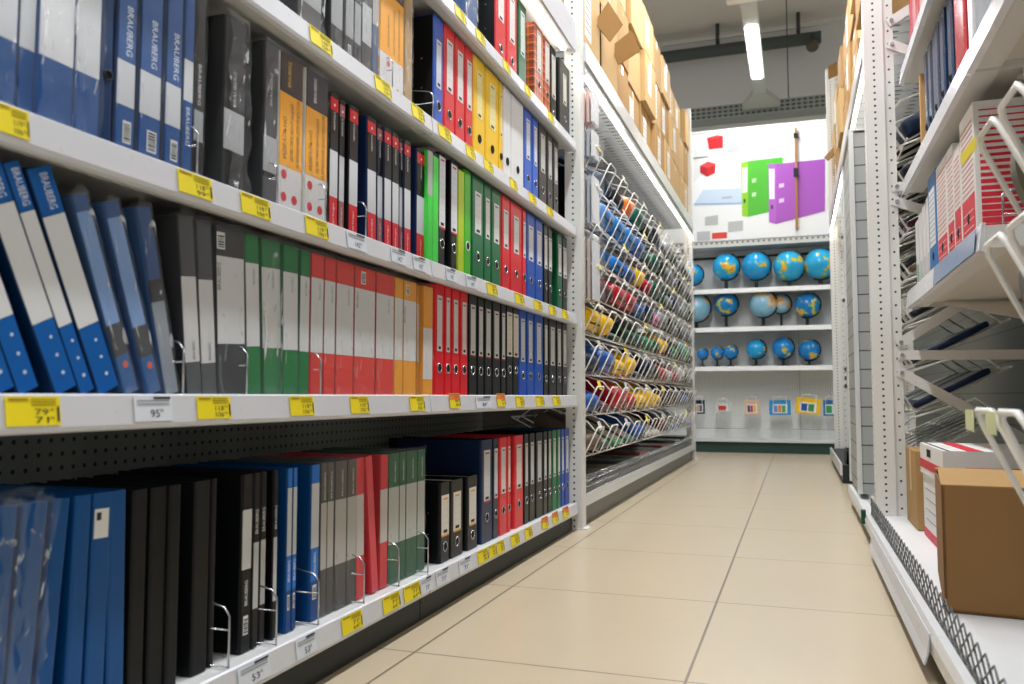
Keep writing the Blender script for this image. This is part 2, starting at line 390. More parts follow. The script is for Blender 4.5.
banded(192.5, 202, Z2, [(0, .22, BLACK and '#0e1113'), (.21, .38, '#9aa0a6'), (.38, 1, '#0e1113')], W2, 'black ring binder with grey panel behind a wire divider', '#0e1113', tdir=down_spine, texts=[(BB, .52, .22, .007, '#c9ccd0', 0)])
banded(222, 243, Z2, [(0, .24, '#16191b'), (.24, .47, '#a9adb2'), (.47, 1, '#16191b')], W2, 'black ring binder in heavily crumpled film', '#0e1113', film=FILMH, texts=[(BB, .60, .2, .008, '#b9bcc0', 0)], crumple=.014, front=.006)
banded(262, 276, Z2, [(0, .18, '#4a4d50'), (.21, .43, '#a9adb2'), (.43, 1, '#2a2d30')], W2, 'black ring binder with grey panel beside the yellow packs', '#0e1113', film=FILMH, texts=[(BB, .72, .2, .007, '#c2c5c9', 0)])
YT = [('ИДЕАЛЬНО', .47, .26, .013, '#2e1a0a', -.26), ('ДЛЯ ПРЕЗЕНТАЦИЙ', .52, .36, .013, '#2e1a0a', .03), ('И ХРАНЕНИЯ ДОКУМЕНТОВ', .53, .43, .012, '#2e1a0a', .31)]
banded(277.5, 301, Z2, [(0, .29, '#dcdcdf'), (.29, .75, '#f6a905'), (.75, 1, '#2e1d1b')], W2, 'yellow display book pack with brown top', '#e6e3da', texts=YT + [(BB, .88, .16, .010, '#e8b33a', -.1)], spots=[(-.28, .24, .009, '#cf2433'), (-.28, .10, .009, '#cf2433'), (.18, .10, .009, '#cf2433')], name='display_book', cat='display book')
banded(304, 326, Z2, [(0, .31, '#dcdcdf'), (.30, .75, '#f6a905'), (.75, 1, '#20222e')], W2, 'yellow display book pack with dark blue top', '#e6e3da', texts=YT + [(BB, .88, .16, .010, '#e6e6ea', -.1)], spots=[(-.28, .24, .009, '#cf2433'), (-.28, .10, .009, '#cf2433'), (.18, .10, .009, '#cf2433')], name='display_book', cat='display book')
def index_folder(a, b, cov, desc, X=XS, lean=0, pale=False, h=.286):
    red = '#d81f2c' if not pale else '#a8656a'
    banded(a, b, Z2, [(0, .24, red), (.24, .58, '#cfd2d8'), (.58, .87, '#0f1012'), (.87, .965, red), (.965, 1, '#0f1012')], W2, desc, cov, X=X, lean=lean, film=None, h=h,
           texts=[('berlingo', .115, .17, .008, '#f1e9ea', 0), ('NEAPOLIS', .80, .13, .007, '#e4e4e6', 0)], spots=[(0, .915, .003, '#f4f4f4')], name='clip_folder', cat='folder', width=.92)
index_folder(328.5, 337, '#0e1113', 'black clip folder with red and white spine')
index_folder(338, 343.5, '#0e1113', 'thin black clip folder set back', X=XS - .006, pale=True)
index_folder(348, 357, '#0e1113', 'black clip folder with red and white spine')
index_folder(367, 376, '#1a2c55', 'navy clip folder with red and white spine', lean=.02)
index_folder(377, 382.5, '#1a2c55', 'thin navy clip folder set back', X=XS - .006, lean=.02, pale=True)
index_folder(384, 391, '#1a2c55', 'navy clip folder with red and white spine', lean=.015)
index_folder(392, 398.5, '#1a2c55', 'navy clip folder with red and white spine', lean=.015)
index_folder(399, 403.5, '#1a2c55', 'thin navy clip folder set back', X=XS - .006, lean=.015, pale=True)
index_folder(404, 410.5, '#1a2c55', 'navy clip folder with red and white spine', lean=.015)
index_folder(416, 424.5, '#1a2c55', 'navy clip folder with red and white spine')
banded(427, 432, Z2 + .002, [(0, .6, '#25dd32'), (.6, 1, '#a9b5ab')], W2, 'neon green folder with clear top in a bag', '#25dd32', X=XS + .010, film=FILM, name='plastic_folder', cat='folder', h=.29)
banded(432.4, 437.8, Z2 + .002, [(0, 1, '#25dd32')], W2, 'neon green folder, full height, in a bag', '#25dd32', X=XS + .010, film=FILM, name='plastic_folder', cat='folder', h=.285)
# far bay
for a, b in ((438.5, 445), (450.5, 457)):
    lever(a, b, Z2, '#0e1113', W2, 'black', ('#dcdfe3', .36, .97), .22, .92, accent='#c33745', extra=' with full white label')
banded(457.6, 463.5, Z2, [(0, 1, '#b2cf12')], W2, 'lime yellow plastic folder', '#b2cf12', film=None, name='plastic_folder', cat='folder')
lever(464, 471, Z2, '#46b71f', W2, 'bright green', None, .30, extra=' in thin plastic', ringm=WHITE, rivets=False)
for a, b in ((472, 483.5), (484, 491), (491.7, 501)):
    lever(a, b, Z2, '#0c6b3d', W2, 'green', extra=' with white label')
for a, b in ((501.8, 510), (510.5, 522), (522.5, 526.5)):
    lever(a, b, Z2, '#dc1a28', W2, 'red', extra=' with white label')
for a, b in ((527, 535), (535.6, 543)):
    lever(a, b, Z2, '#1450b4', W2, 'blue', extra=' with white label')
for a, b in ((544, 548), (548.4, 552.5)):
    lever(a, b, Z2, '#0e1113', W2, 'black', extra=' beside the blue pair', labw=.7)
lever(557.5, 562.5, Z2, '#0c5c38', W2, 'dark green', extra=' beside the white post')
lever(562.8, 567.5, Z2, '#0e1113', W2, 'black', extra=' against the white post', labw=.7)

# ---- second shelf up
S3T = [(BB, .82, .2, .012, '#dfe8f4', -.1)]
for a, b, ln, dsc in ((-6, 17, .42, 'leaning blue and white binder, cut off'), (18, 41, .42, 'leaning blue and white binder, cut off'), (55, 79, .43, 'leaning blue and white binder, lettered'), (80.5, 96, .43, 'leaning blue and white binder, lettered'), (98, 121, .42, 'leaning blue and white ring binder beside the bagged folders')):
    banded(a, b, Z3, [(0, .31, '#0f5fb0'), (.31, .80, '#dfe3e8'), (.80, 1, '#0f5fb0')], W3, dsc, BLUD, h=.305, lean=ln, film=None, texts=[(BB, .9, .15, .012, '#e6eefa', .1)], width=.98, spots=[(.1, .24, .0022, '#c9d6ea'), (.1, .16, .0022, '#c9d6ea'), (.1, .08, .0026, '#c9d6ea')], tdir=down_spine, D=.24)
for a, b, ln in ((124, 139, .37), (147.5, 162, .34)):
    banded(a, b, Z3, [(0, .2, '#1d5d9c'), (.2, .36, '#3a3e44'), (.36, .92, '#7aa0d8'), (.92, 1, '#16508c')], W3, 'thin blue bagged folder with pale blue panel', '#16508c', lean=ln, film=FILMH, name='ring_binder', spots=[(.1, .15, .005, '#d8604a')], h=.28)
banded(165.5, 179, Z3, [(0, .5, '#8e9aa8'), (.5, .62, '#2c3036'), (.62, 1, '#1c4a86')], W3, 'blue bagged folder with grey lower spine', '#16508c', lean=.25, film=FILMH, h=.28)
for a, b, ln in ((187, 202, .11), (202.5, 217, .09)):
    banded(a, b, Z3, [(0, .18, '#54585c'), (.18, .66, '#d4d6da'), (.66, 1, '#4b4f54')], W3, 'dark grey and white bagged ring binder', '#0e1113', lean=ln, texts=[(BB, .25, .1, .006, '#4a4d52', .1)], h=.28)
banded(218, 246, Z3, [(0, .30, '#3c4044'), (.30, .82, '#d6dade'), (.82, 1, '#3a3e42')], W3, 'wide dark grey and white bagged ring binder with barcode', '#16191b', lean=.055, texts=[(BB, .70, .16, .009, '#3c4044', -.42)], barcode=(.91, .014, -.34), h=.28)
GR, RD, OR = '#127a3e', '#e23b34', '#f2a520'
for a, b, ln, X in ((247.5, 261, .06, XS), (263, 282, .055, XS - .004), (283, 298, .03, XS), (298.5, 308, .0, XS)):
    banded(a, b, Z3, [(0, .30, GR), (.30, .82, '#d8dcdf'), (.82, 1, GR)], W3, 'green and white bagged ring binder', '#0f5c30', lean=ln, X=X, texts=[(BB, .74, .1, .006, '#7b8088', .1)], film=FILM if a != 263 else FILMH, h=.28)
for i, (a, b) in enumerate(((309.5, 322), (323, 334), (335, 352.5), (353.5, 374), (375.2, 393))):
    banded(a, b, Z3, [(0, .30, RD), (.30, .83, '#d9dde0'), (.83, 1, RD)], W3, 'red and white bagged ring binder' if i != 3 else 'red and white bagged ring binder with barcode and black lettering', '#b52a26', texts=[(BB, .74, .12, .007, '#33353a' if i == 3 else '#8b9098', -.38 if i == 3 else .2)], barcode=(.92, .014, -.1) if i == 3 else None, h=.28)
for i, (a, b, X) in enumerate(((393.8, 402, XS), (402.8, 415.5, XS), (416.2, 421.5, XS - .012))):
    banded(a, b, Z3, [(0, .30, OR), (.30, .83, '#dde0e2'), (.83, 1, OR)], W3, 'yellow and white bagged ring binder', '#d88f14', X=X, texts=[(BB, .7, .14, .007, '#33353a', -.42)] if i == 1 else (), barcode=(.92, .012, -.2) if i == 1 else None, h=.28)
banded(422.5, 432, Z3, [(0, .15, OR), (.15, .62, '#dcdcdc'), (.62, 1, OR)], W3, 'orange ring binder with white lower panel', '#e0951c', film=FILM, h=.28)
for a, b in ((434.2, 444), (444.4, 451), (451.4, 459.6), (460, 468)):
    lever(a, b, Z3, '#e01426', W3, 'red', ('#d7d7d5', .40, .90), .25, .5, extra=' with narrow white label')
for a, b in ((468.4, 477), (477.4, 484), (484.4, 492), (492.4, 500.5), (501, 506)):
    lever(a, b, Z3, '#0e1113', W3, 'black', ('#ced2d2', .40, .90), .25, .55, accent='#9a2b33', extra=' with narrow white label')
for a, b in ((506.4, 512.8), (513, 518.8)):
    lever(a, b, Z3, '#0e1113', W3, 'black', ('#e0dccf', .44, .93), .29, .86, extra=' with wide cream label')
for a, b in ((519.2, 526.5), (527, 534), (534.6, 543.4)):
    lever(a, b, Z3, '#134eb2', W3, 'blue', ('#d0d6dc', .40, .90), .24, .5, extra=' with narrow white label')
for a, b in ((544, 548.4), (549, 556.4), (556.8, 562), (562.4, 567.6)):
    lever(a, b, Z3, '#0e1113', W3, 'black', ('#ced2d2', .40, .90), .22, .55, extra=' beside the white post')

# ---- fourth shelf up
for a, b, dsc in ((297, 321, 'wide black binder in crinkled film'), (330.5, 342, 'black binder in crinkled film'), (345, 353, 'black binder with barcode in crinkled film'), (354, 360.5, 'thin black binder in crinkled film')):
    banded(a, b, Z1, [(0, .2, '#16191b'), (.2, .5, '#9b9fa4'), (.5, 1, '#16191b')], W1, dsc, '#0e1113', film=FILMH, crumple=.010, front=.005, barcode=(.1, .014, 0) if 'barcode' in dsc else None)
banded(361.5, 371, Z1, [(0, .25, '#16191b'), (.25, .55, '#b5b9be'), (.55, 1, '#16191b')], W1, 'black binder in film beside the blue one', '#0e1113', film=FILMH, crumple=.012)
banded(371.6, 378, Z1, [(0, .45, '#143e70'), (.45, 1, '#aaa7a4')], W1, 'dark blue binder with grey upper spine in film', '#12325c', film=FILMH)
banded(379, 403, Z1, [(0, .30, '#dcdcdf'), (.30, .80, '#f6a905'), (.80, 1, '#2e1d1b')], W1, 'yellow display book pack behind a wire divider', '#f0b017', texts=[('ИДЕАЛЬНО', .5, .25, .010, '#4a3210', -.15), ('ДЛЯ ПРЕЗЕНТАЦИЙ', .52, .36, .010, '#4a3210', .08), ('И ХРАНЕНИЯ ДОКУМЕНТОВ', .54, .42, .009, '#4a3210', .3)], spots=[(-.15, .24, .008, '#cf4a50'), (.25, .06, .009, '#cf4a50')], name='display_book', cat='display book')
banded(404, 411.5, Z1, [(0, 1, '#a98a57')], W1, 'tan folder in crinkled film', '#b79660', film=FILMH)
lever(433.5, 443.2, Z1, '#1552b8', W1, 'blue', ('#cdd6df', .38, .80), .22, .5, extra=' with black side, behind a wire divider', sidecol='#0e1113', h=.31)
for a, b in ((444, 454.6), (455.2, 464.6), (465.2, 473)):
    lever(a, b, Z1, '#d81c2b', W1, 'red', ('#e2dede', .42, .88), .22, .55, extra=' with white label')
for a, b in ((473.6, 485), (485.8, 498.5), (499.2, 503)):
    lever(a, b, Z1, '#f2c40c', W1, 'yellow', ('#eadf9e', .42, .88), .22, .45, ringm=BLACK)
for a, b in ((503.6, 511), (511.6, 523.6)):
    lever(a, b, Z1, '#dfe2e4', W1, 'white', None, .22, ringm=BLACK)
for a, b in ((524.2, 532), (532.6, 538.4)):
    lever(a, b, Z1, '#1257c4', W1, 'blue', ('#d4dce4', .44, .9), .22, .45, extra=' beside the white pair')
for a, b in ((539, 546.8), (547.4, 553), (553.6, 558.6)):
    lever(a, b, Z1, '#0e1113', W1, 'black', ('#c9cdce', .44, .9), .22, .5, extra=' with white label')
lever(573, 576, Z1, '#0e1113', W1, 'black', ('#c9cdce', .44, .9), .22, .6, extra=' showing its riveted side, against the post', h=.285, accent='#cc3333')

# ---- fifth shelf up
banded(464.5, 477, Z0, [(0, .5, '#1b4f8c'), (.5, 1, '#7890a8')], WT, 'blue binder in film', '#174a86', film=FILMH)
lever(495.6, 506, Z0, '#d8303a', WT, 'red', ('#e4dcd9', .5, .9), .2, .6, extra=' with black riveted side', sidecol='#0e1113', h=.31)
lever(507, 517, Z0, '#d8303a', WT, 'red', ('#e4dcd9', .4, .9), .2, .8, extra=' with white label', film=False)
lever(518.5, 526.6, Z0, '#0d5f3c', WT, 'green', ('#c9d4cc', .4, .9), None, .5, extra=' with pale label')
def tartan():
    m = bpy.data.materials.new('tartan_print'); m.use_nodes = True; nt = m.node_tree; b = nt.nodes['Principled BSDF']; b.inputs['Roughness'].default_value = .35
    tc = nt.nodes.new('ShaderNodeTexCoord'); sp = nt.nodes.new('ShaderNodeSeparateXYZ'); nt.links.new(tc.outputs['Object'], sp.inputs[0])
    uv = mth(nt, 'ADD', sp.outputs[0], sp.outputs[1])
    def stripe(o, s, off, w): return mth(nt, 'LESS_THAN', mth(nt, 'FRACT', mth(nt, 'ADD', mth(nt, 'DIVIDE', o, s), off)), w)
    col = None; prev = lin('#c8402e')
    for o, s, off, w, c, k in ((uv, .032, .1, .3, '#24402e', .6), (sp.outputs[2], .032, .1, .3, '#24402e', .6), (uv, .032, .62, .07, '#e0b23c', .9), (sp.outputs[2], .032, .62, .07, '#e0b23c', .9)):
        mx = nt.nodes.new('ShaderNodeMix'); mx.data_type = 'RGBA'; nt.links.new(mth(nt, 'MULTIPLY', stripe(o, s, off, w), k), mx.inputs['Factor'])
        if col is None: mx.inputs['A'].default_value = prev
        else: nt.links.new(col, mx.inputs['A'])
        mx.inputs['B'].default_value = lin(c); col = mx.outputs['Result']
    nt.links.new(col, b.inputs['Base Color']); return m
TART = tartan()
_M[('tartan', .33, 0, 'binder_board', .3, 0)] = TART
lever(534.5, 543.6, Z0, 'tartan', WT, 'red tartan', ('#d8d2cc', .45, .95), .3, .7, rivets=False)
lever(544.2, 550.4, Z0, 'tartan', WT, 'red tartan', ('#d8d2cc', .45, .95), .3, .7, rivets=False)
lever(551, 556.4, Z0, '#0e1113', WT, 'black', ('#c8c6bd', .35, .9), .15, .7, extra=' beside the tartan pair')
lever(559.5, 570, Z0, '#0e1113', WT, 'black', ('#dcd9cc', .45, .85), .25, .55, extra=' with cream label, against the post', rivets=False)

# ---- bottom shelf
XB = -.905
def plain(a, b, col, desc, h=.30, X=XB, lean=0, film=None, sticker=False, tipo=0, rough=.35):
    loc, t = place(a, b, ZB, h, lean, X)
    o = thing('plastic_folder', '', 'folder', loc, (lean, 0, random.uniform(-.01, .01))); later(o, desc, W0)
    m = mat(col, rough, key='folder_plastic')
    MB().prism(u_shape(t, .24, .0018, .004), 0, h, m).obj('cover', o)
    MB().box(-.235, -.006, -t / 2 + .003, t / 2 - .003, .004, h - .008, mat(col, .6, key='inner_pages')).obj('page_block', o)
    if sticker:
        s = MB().box(.0004, .0008, -t * .45, t * .3, h * .80, h * .93, PAPER); s.box(.0008, .001, -t * .35, -t * .1, h * .88, h * .915, INK); s.obj('price_sticker', o)
    if film: film_box(o, t, .24, h, film, front=.006, seed=int(a), crumple=.016)
    return o
ZF = .41 / .41
for a, b, ln, dsc, fm, st in ((-26, -2, -.05, 'blue folder in a crumpled clear bag', FILMH, 0), (-1, 26, -.07, 'blue folder in a crumpled clear bag', FILMH, 0), (30, 48, -.075, 'plain blue folder beside the bagged pair', None, 0), (62, 80, -.03, 'plain blue folder', None, 0), (83, 103, -.02, 'plain blue folder with white sticker', None, 1), (106, 124, .02, 'plain blue folder beside the black ones', None, 0)):
    plain(a, b, '#0c5090', dsc, lean=ln, film=fm, sticker=st, h=.305)
for a, b, X in ((127, 143, XB), (146, 163, XB), (165, 177, XB + .004), (190.5, 207, XB), (208, 214, XB - .004)):
    plain(a, b, '#0e1113', 'plain black folder', X=X, h=.302, rough=.5)
for a, b, X, bar in ((238.5, 250, XB, 1), (250.7, 257.2, XB, 0), (258, 264, XB - .006, 0), (271, 275.5, XB, 0)):
    lo_, hi_ = (.46, .80) if bar else (.22, .60)
    banded(a, b, ZB, [(0, lo_, '#0f1113'), (lo_, hi_, '#d3d6d8' if bar else '#bfc2c4'), (hi_, 1, '#0f1113')], W0, 'black ring binder with white title strip and barcode' if bar else 'slim black ring binder with white strip', '#0e1113', X=X, film=None, texts=[(BB, .33 if bar else .72, .14, .008, '#e6e8ea', 0)], barcode=(.15, .016, 0) if bar else None, width=.8)
for a, b in ((284.5, 290), (290.5, 295), (308.5, 318)):
    banded(a, b, ZB, [(0, .25, '#0e4a8c'), (.25, .46, '#2476d2'), (.46, .88, '#cdd3da'), (.88, 1, '#2476d2')], W0, 'blue ring binder with white title strip', '#0d4a88', X=XB, film=None, texts=[(BB, .37, .13, .007, '#e6eefa', 0)], barcode=(.18, .014, 0), width=.8)
for a, b in ((319, 325), (325.6, 332), (333.5, 345), (345.8, 355)):
    banded(a, b, ZB, [(0, .30, '#4c4a49'), (.30, .74, '#b9b8b4'), (.74, 1, '#56544f')], W0, 'smoky grey and clear display folder', '#45433f', X=XB, film=FILM, texts=[(BB, .85, .18, .006, '#d6d6d4', .1)], name='display_folder', cat='folder')
banded(355.6, 363.5, ZB, [(0, .30, '#dc2f3a'), (.30, .74, '#cfc9c6'), (.74, 1, '#dc2f3a')], W0, 'upright red display folder behind a wire divider', '#c9242f', X=XB, film=FILM, lean=.02, name='display_folder', cat='folder')
banded(371.5, 378, ZB, [(0, 1, '#e0505a')], W0, 'thin red folder leaning on its neighbours', '#d43844', X=XB + .004, film=None, D=.10, lean=.12, h=.305, name='display_folder', cat='folder')
banded(379, 386.5, ZB, [(0, .34, '#dc2f3a'), (.34, .74, '#cfc9c6'), (.74, 1, '#dc2f3a')], W0, 'red display folder beside the green ones', '#c9242f', X=XB, film=FILM, name='display_folder', cat='folder')
for a, b in ((387.5, 398), (398.6, 404.5), (405.2, 416), (416.6, 424)):
    banded(a, b, ZB, [(0, .30, '#1c5a3c'), (.30, .74, '#bcc2bd'), (.74, 1, '#1f6242')], W0, 'green and clear display folder', '#154a30', X=XB, film=FILM, texts=[(BB, .86, .16, .006, '#d6e0d8', .1)], name='display_folder', cat='folder')
for a, b, c in ((440, 449.6, '#e9a33c'), (450.4, 463, '#d8a13c'), (467, 477.6, '#d8a13c')):
    lever(a, b, ZB, '#0e1113', W0, 'half-height black', ('#dcdad2', .34, .84), .19, .78, h=.208, X=XB + .012, extra=' with orange-edged label', accent=c, D=.19, pages=True)
lever(468.5, 480, ZB, '#152a4d', W0, 'navy', ('#d0d4d8', .40, .88), .27, .5, X=XB - .06, sidecol='#0e1113', extra=' behind the half-height ones')
for a, b in ((481, 492.3), (492.9, 498.6)):
    lever(a, b, ZB, '#16253f' if a > 490 else '#152a4d', W0, 'navy', ('#d0d4d8', .40, .90), .24, .55, accent='#b43a44', extra=' with red-edged label')
for a, b in ((499.4, 507), (507.4, 511), (514.5, 523.4)):
    lever(a, b, ZB, '#e0323a', W0, 'red', ('#ddd5d2', .42, .90), .25, .55, extra=' with white label')
for a, b in ((524.2, 529), (529.4, 535.2), (536, 543), (543.4, 547.6), (548, 552)):
    lever(a, b, ZB, '#0e1113', W0, 'black', ('#c9cdce', .42, .90), .26, .5, extra=' with white label')
for a, b in ((552.4, 557), (557.4, 561)):
    lever(a, b, ZB, '#0c6b3d', W0, 'green', ('#c9d4cc', .42, .9), .25, .5, extra=' beside the white post')
for a, b in ((561.4, 564.6), (565, 569.6)):
    lever(a, b, ZB, '#1747ad', W0, 'blue', ('#ccd4de', .42, .9), .25, .5, extra=' beside the white post')

# ------------------------------------------------------------ left shelving
PEG = dotted('#868e8c', '#1a1e1d', (1, 2), .0254, .0254, .0042, .55, key='dark_pegboard')
BAYS = [(.46, 1.885, 'near grey steel shelving bay full of bagged binders'), (1.889, 3.345, 'far grey steel shelving bay of lever arch binders beside the white post')]
LED = emis('#fff6e8', 15, 'led_strip')
for y0, y1, lab in BAYS:
    u = thing('shelving_bay', lab, 'shelving', (0, (y0 + y1) / 2, 0), group='left shelving bays')
    h = (y1 - y0) / 2
    MB().box(-1.30, -1.28, -h, h, .04, 2.12, PEG).obj('back_panel', u)
    MB().box(-1.28, -.885, -h, h, .0, .074, PLINTH).obj('plinth', u)
    for z in (ZB, Z3, Z2, Z1, Z0, 2.06):
        base = z == ZB
        sm = dotted('#d9dbdb', '#55595b', (0, 1), .05, .05, .004, .4, key='shelf_deck') if base else LIGHTGREY
        sh = MB().box(-1.28, -.868, -h, h, z - .026, z - .002, sm)
        sh.box(-.90, -.868, -h, h, z - .04, z - .026, LIGHTGREY)
        so = sh.obj('deck' if base else 'shelf', u)
        st = MB(); prof = [(-.8685, z - .046), (-.860, z - .044), (-.8575, z - .038), (-.8625, z + .0005), (-.866, z + .003), (-.8685, z + .003)]
        if z > 2: prof = [(-.8685, z - .05), (-.86, z - .05), (-.86, z + .075), (-.8685, z + .075)]
        st.prism(prof, -h + .001, h - .001, mat('#d2d4da', .3, key='price_rail'), axis=1)
        st.obj('price_rail', so)
    MB().box(-.915, -.895, -h + .03, h - .03, 2.014, 2.026, LED).obj('light_strip', u)

# ------------------------------------------------------------ price tags on the shelf edges
def xrail(z, zz): return -.8575 - (zz - (z - .038)) / .0385 * .005
SH_NAME = {ZB: 'bottom shelf edge', Z3: 'second shelf edge', Z2: 'third shelf edge', Z1: 'fourth shelf edge', Z0: 'fifth shelf edge'}
def price_tag(px0, px1, z, kind, texts):
    zc = z - .018; X = xrail(z, zc) + .0012
    y0, y1 = ypos(px0, X, zc), ypos(px1, X, zc); w = y1 - y0; hh = .0175 if kind != 'orange' else .02
    tilt = math.atan2(.005, .0385)
    o = thing('price_tag', '', 'price tag', (X, (y0 + y1) / 2, zc + (.006 if kind == 'orange' else 0)), (0, -tilt, 0), 'shelf edge price tags')
    later(o, {'yellow': 'yellow price tag', 'white': 'white price tag', 'orange': 'orange-topped yellow price tag'}[kind], 'on the ' + SH_NAME[z])
    m = TAGW if kind == 'white' else TAG
    b = MB().box(0, .0008, -w / 2, w / 2, -hh, hh, m)
    if kind == 'orange': b.box(.0008, .0012, -w / 2, w / 2, hh * .1, hh, ORANGE)
    b.obj('card', o)
    L = MB(); e = .0013
    if kind == 'white':
        L.fit(texts[0], w * .24, .011, face_pos_x(e, w * .02, -hh * .38), INK); L.fit('00', w * .08, .005, face_pos_x(e, w * .2, -hh * .15), INK)
        for k in range(2): L.box(e, e + .0003, -w * .42, w * .42, hh * (.62 - .28 * k), hh * (.70 - .28 * k), GREYINK)
        L.box(e, e + .0003, w * .0, w * .45, hh * .78, hh * .96, INK)
    else:
        for k, t in enumerate(texts):
            L.fit(t, w * .25, .0074, face_pos_x(e, w * .14, -hh * (.06 + .56 * k)), INK); L.fit('00', w * .08, .0035, face_pos_x(e, w * .33, -hh * (-.06 + .56 * k)), INK)
        L.box(e, e + .0003, w * .43, w * .47, -hh * .75, hh * .3, INK)
        for k in range(3): L.box(e, e + .0003, -w * .05, w * .42, hh * (.78 - .2 * k), hh * (.84 - .2 * k), mat('#8a7a10', .6, key='print'))
        L.box(e, e + .0003, -w * .45, -w * .1, hh * .72, hh * .88, mat('#a5851a', .6, key='print'))
    L.obj('lettering', o)
YL = 'yellow'; WH = 'white'; OG = 'orange'
for a, b, z, k, t in ((-4, 29, Z2, YL, ('119', '106')), (178, 212, Z2, YL, ('118', '99')), (241, 270, Z2, YL, ('118', '106')), (305.5, 328, Z2, YL, ('118', '106')), (347, 366, Z2, WH, ('142',)), (391, 406, Z2, WH, ('142',)), (413, 426, Z2, WH, ('142',)),
        (446, 456, Z2, WH, ('142',)), (466, 477, Z2, WH, ('142',)), (487, 497, Z2, YL, ('84', '79')), (515, 524, Z2, YL, ('84', '79')), (534, 542, Z2, YL, ('84', '79')), (549, 556, Z2, YL, ('84', '79')), (562, 568, Z2, YL, ('84', '79')),
        (5, 60, Z3, YL, ('79', '71')), (134, 172, Z3, WH, ('95',)), (197, 230.5, Z3, YL, ('118', '106')), (290, 313.5, Z3, YL, ('118', '106')), (350.5, 368.5, Z3, YL, ('118', '106')), (410, 424.5, Z3, YL, ('118', '106')),
        (449.5, 460, Z3, OG, ('84', '79')), (476, 491, Z3, WH, ('84',)), (497, 505, Z3, OG, ('84', '79')), (516, 524, Z3, YL, ('84', '79')), (536, 544, Z3, YL, ('84', '79')), (553, 560, Z3, YL, ('84', '79')),
        (310, 332, Z1, YL, ('144', '129')), (375, 391, Z1, YL, ('144', '129')), (412, 424, Z1, YL, ('84', '79')), (438.5, 451, Z1, YL, ('84', '79')), (466, 475, Z1, YL, ('84', '79')), (484, 493, Z1, YL, ('84', '79')), (510, 517, Z1, YL, ('84', '79')), (529, 536, Z1, YL, ('84', '79')), (547, 553, Z1, YL, ('84', '79')),
        (455, 466, Z0, YL, ('84', '79')), (476, 485, Z0, YL, ('84', '79')), (503, 510, Z0, YL, ('84', '79')), (525, 531, Z0, YL, ('84', '79')), (548, 554, Z0, YL, ('84', '79')),
        (190, 206, ZB, YL, ('53', '49')), (238, 270, ZB, WH, ('53',)), (296, 316, ZB, WH, ('53',)), (342, 362, ZB, YL, ('71', '64')), (383, 400, ZB, YL, ('71', '64')), (404, 420, ZB, YL, ('71', '64')), (420.5, 432, ZB, WH, ('71',)), (436, 449, ZB, WH, ('71',)), (459, 471, ZB, WH, ('71',)), (478, 488, ZB, YL, ('84', '79')), (489, 496, ZB, YL, ('84', '79')), (497, 504, ZB, YL, ('84', '79')), (511, 519, ZB, YL, ('84', '79')), (525, 532, ZB, YL, ('84', '79')), (542, 548, ZB, OG, ('84', '79')), (552.5, 558, ZB, OG, ('84', '79')), (563, 568.5, ZB, OG, ('84', '79'))):
    price_tag(a, b, z, k, t)

# wire dividers standing on the shelves
def divider(px, z, where, X=-.875, hh=.105):
    y = ypos(px, X, z + .05)
    o = tag(MB().tube([(0, 0, 0), (0, 0, hh * .82), (-.010, 0, hh * .95), (-.03, 0, hh), (-.22, 0, hh * 1.35), (-.22, 0, 0)], .0017, CHROME, 6)
            .tube([(0, 0, hh * .6), (-.22, 0, hh * .6)], .0013, CHROME, 5).tube([(0, 0, .0015), (-.22, 0, .0015)], .0015, CHROME, 5).obj('wire_divider', None, (X, y, z + .0005)), '', 'divider', 'wire shelf dividers')
    later(o, 'bent wire divider', where)
for px, z, w in ((183.5, Z3, W3), (247, Z3, W3), (320.5, Z3, W3), (197.5, Z2, W2), (277, Z2, W2), (325.6, Z2, W2), (366, Z2, W2), (392.5, Z1, W1), (433, Z1, W1), (229, ZB, W0), (276.5, ZB, W0), (318.6, ZB, W0), (364, ZB, W0), (399, ZB, W0), (428, ZB, W0)):
    divider(px, z, w, hh=.085 if z != ZB else .10)

# ------------------------------------------------------------ rack frames (white perforated uprights with braces)
POSTM = dotted('#e3e3df', '#34373a', (0, 2), .070, .0256, .0044, .4, key='post_steel')
POSTN = dotted('#dededa', '#34373a', (0, 2), .036, .0512, .0042, .4, key='post_flange')
POSTS = dotted('#e3e3df', '#34373a', (1, 2), .060, .0256, .0044, .4, key='post_side')
WST = mat('#dededb', .42, key='white_steel')
def upright(parent, X, Y, z1, s, name='upright'):
    """s=+1: the rack lies towards +x; local origin at the aisle-side corner"""
    b = MB().box(0, .07, 0, .006, 0, z1, POSTM).box(0, .006, .006, .06, 0, z1, POSTS).box(.064, .07, .006, .06, 0, z1, WST)
    b.box(-.004, .09, -.004, .07, -.0, .006, WST)
    o = b.obj(name, parent, (X if s > 0 else X - .07, Y, 0))
    if s > 0: MB().box(0, .036, .008, .013, .01, z1, POSTN).obj('flange', o, (.0705, 0, 0))
    return o
def brace(parent, Y, a, b, w=.036):
    (x0, z0), (x1, z1) = a, b; d = Vector((x1 - x0, 0, z1 - z0)).normalized(); n = Vector((-d.z, 0, d.x)) * w / 2
    p = [Vector((x0, Y, z0)) - n, Vector((x1, Y, z1)) - n, Vector((x1, Y, z1)) + n, Vector((x0, Y, z0)) + n]
    m = MB().quad(p, .004, WST); m.quad([q + Vector((0, .012, 0)) + (n * .0) for q in p], .004, WST)
    m.cyl((x0 + d.x * .015, Y - .002, z0 + d.z * .015), (0, -1, 0), .008, .008, CHROME, 6)
    return m.obj('brace', parent)

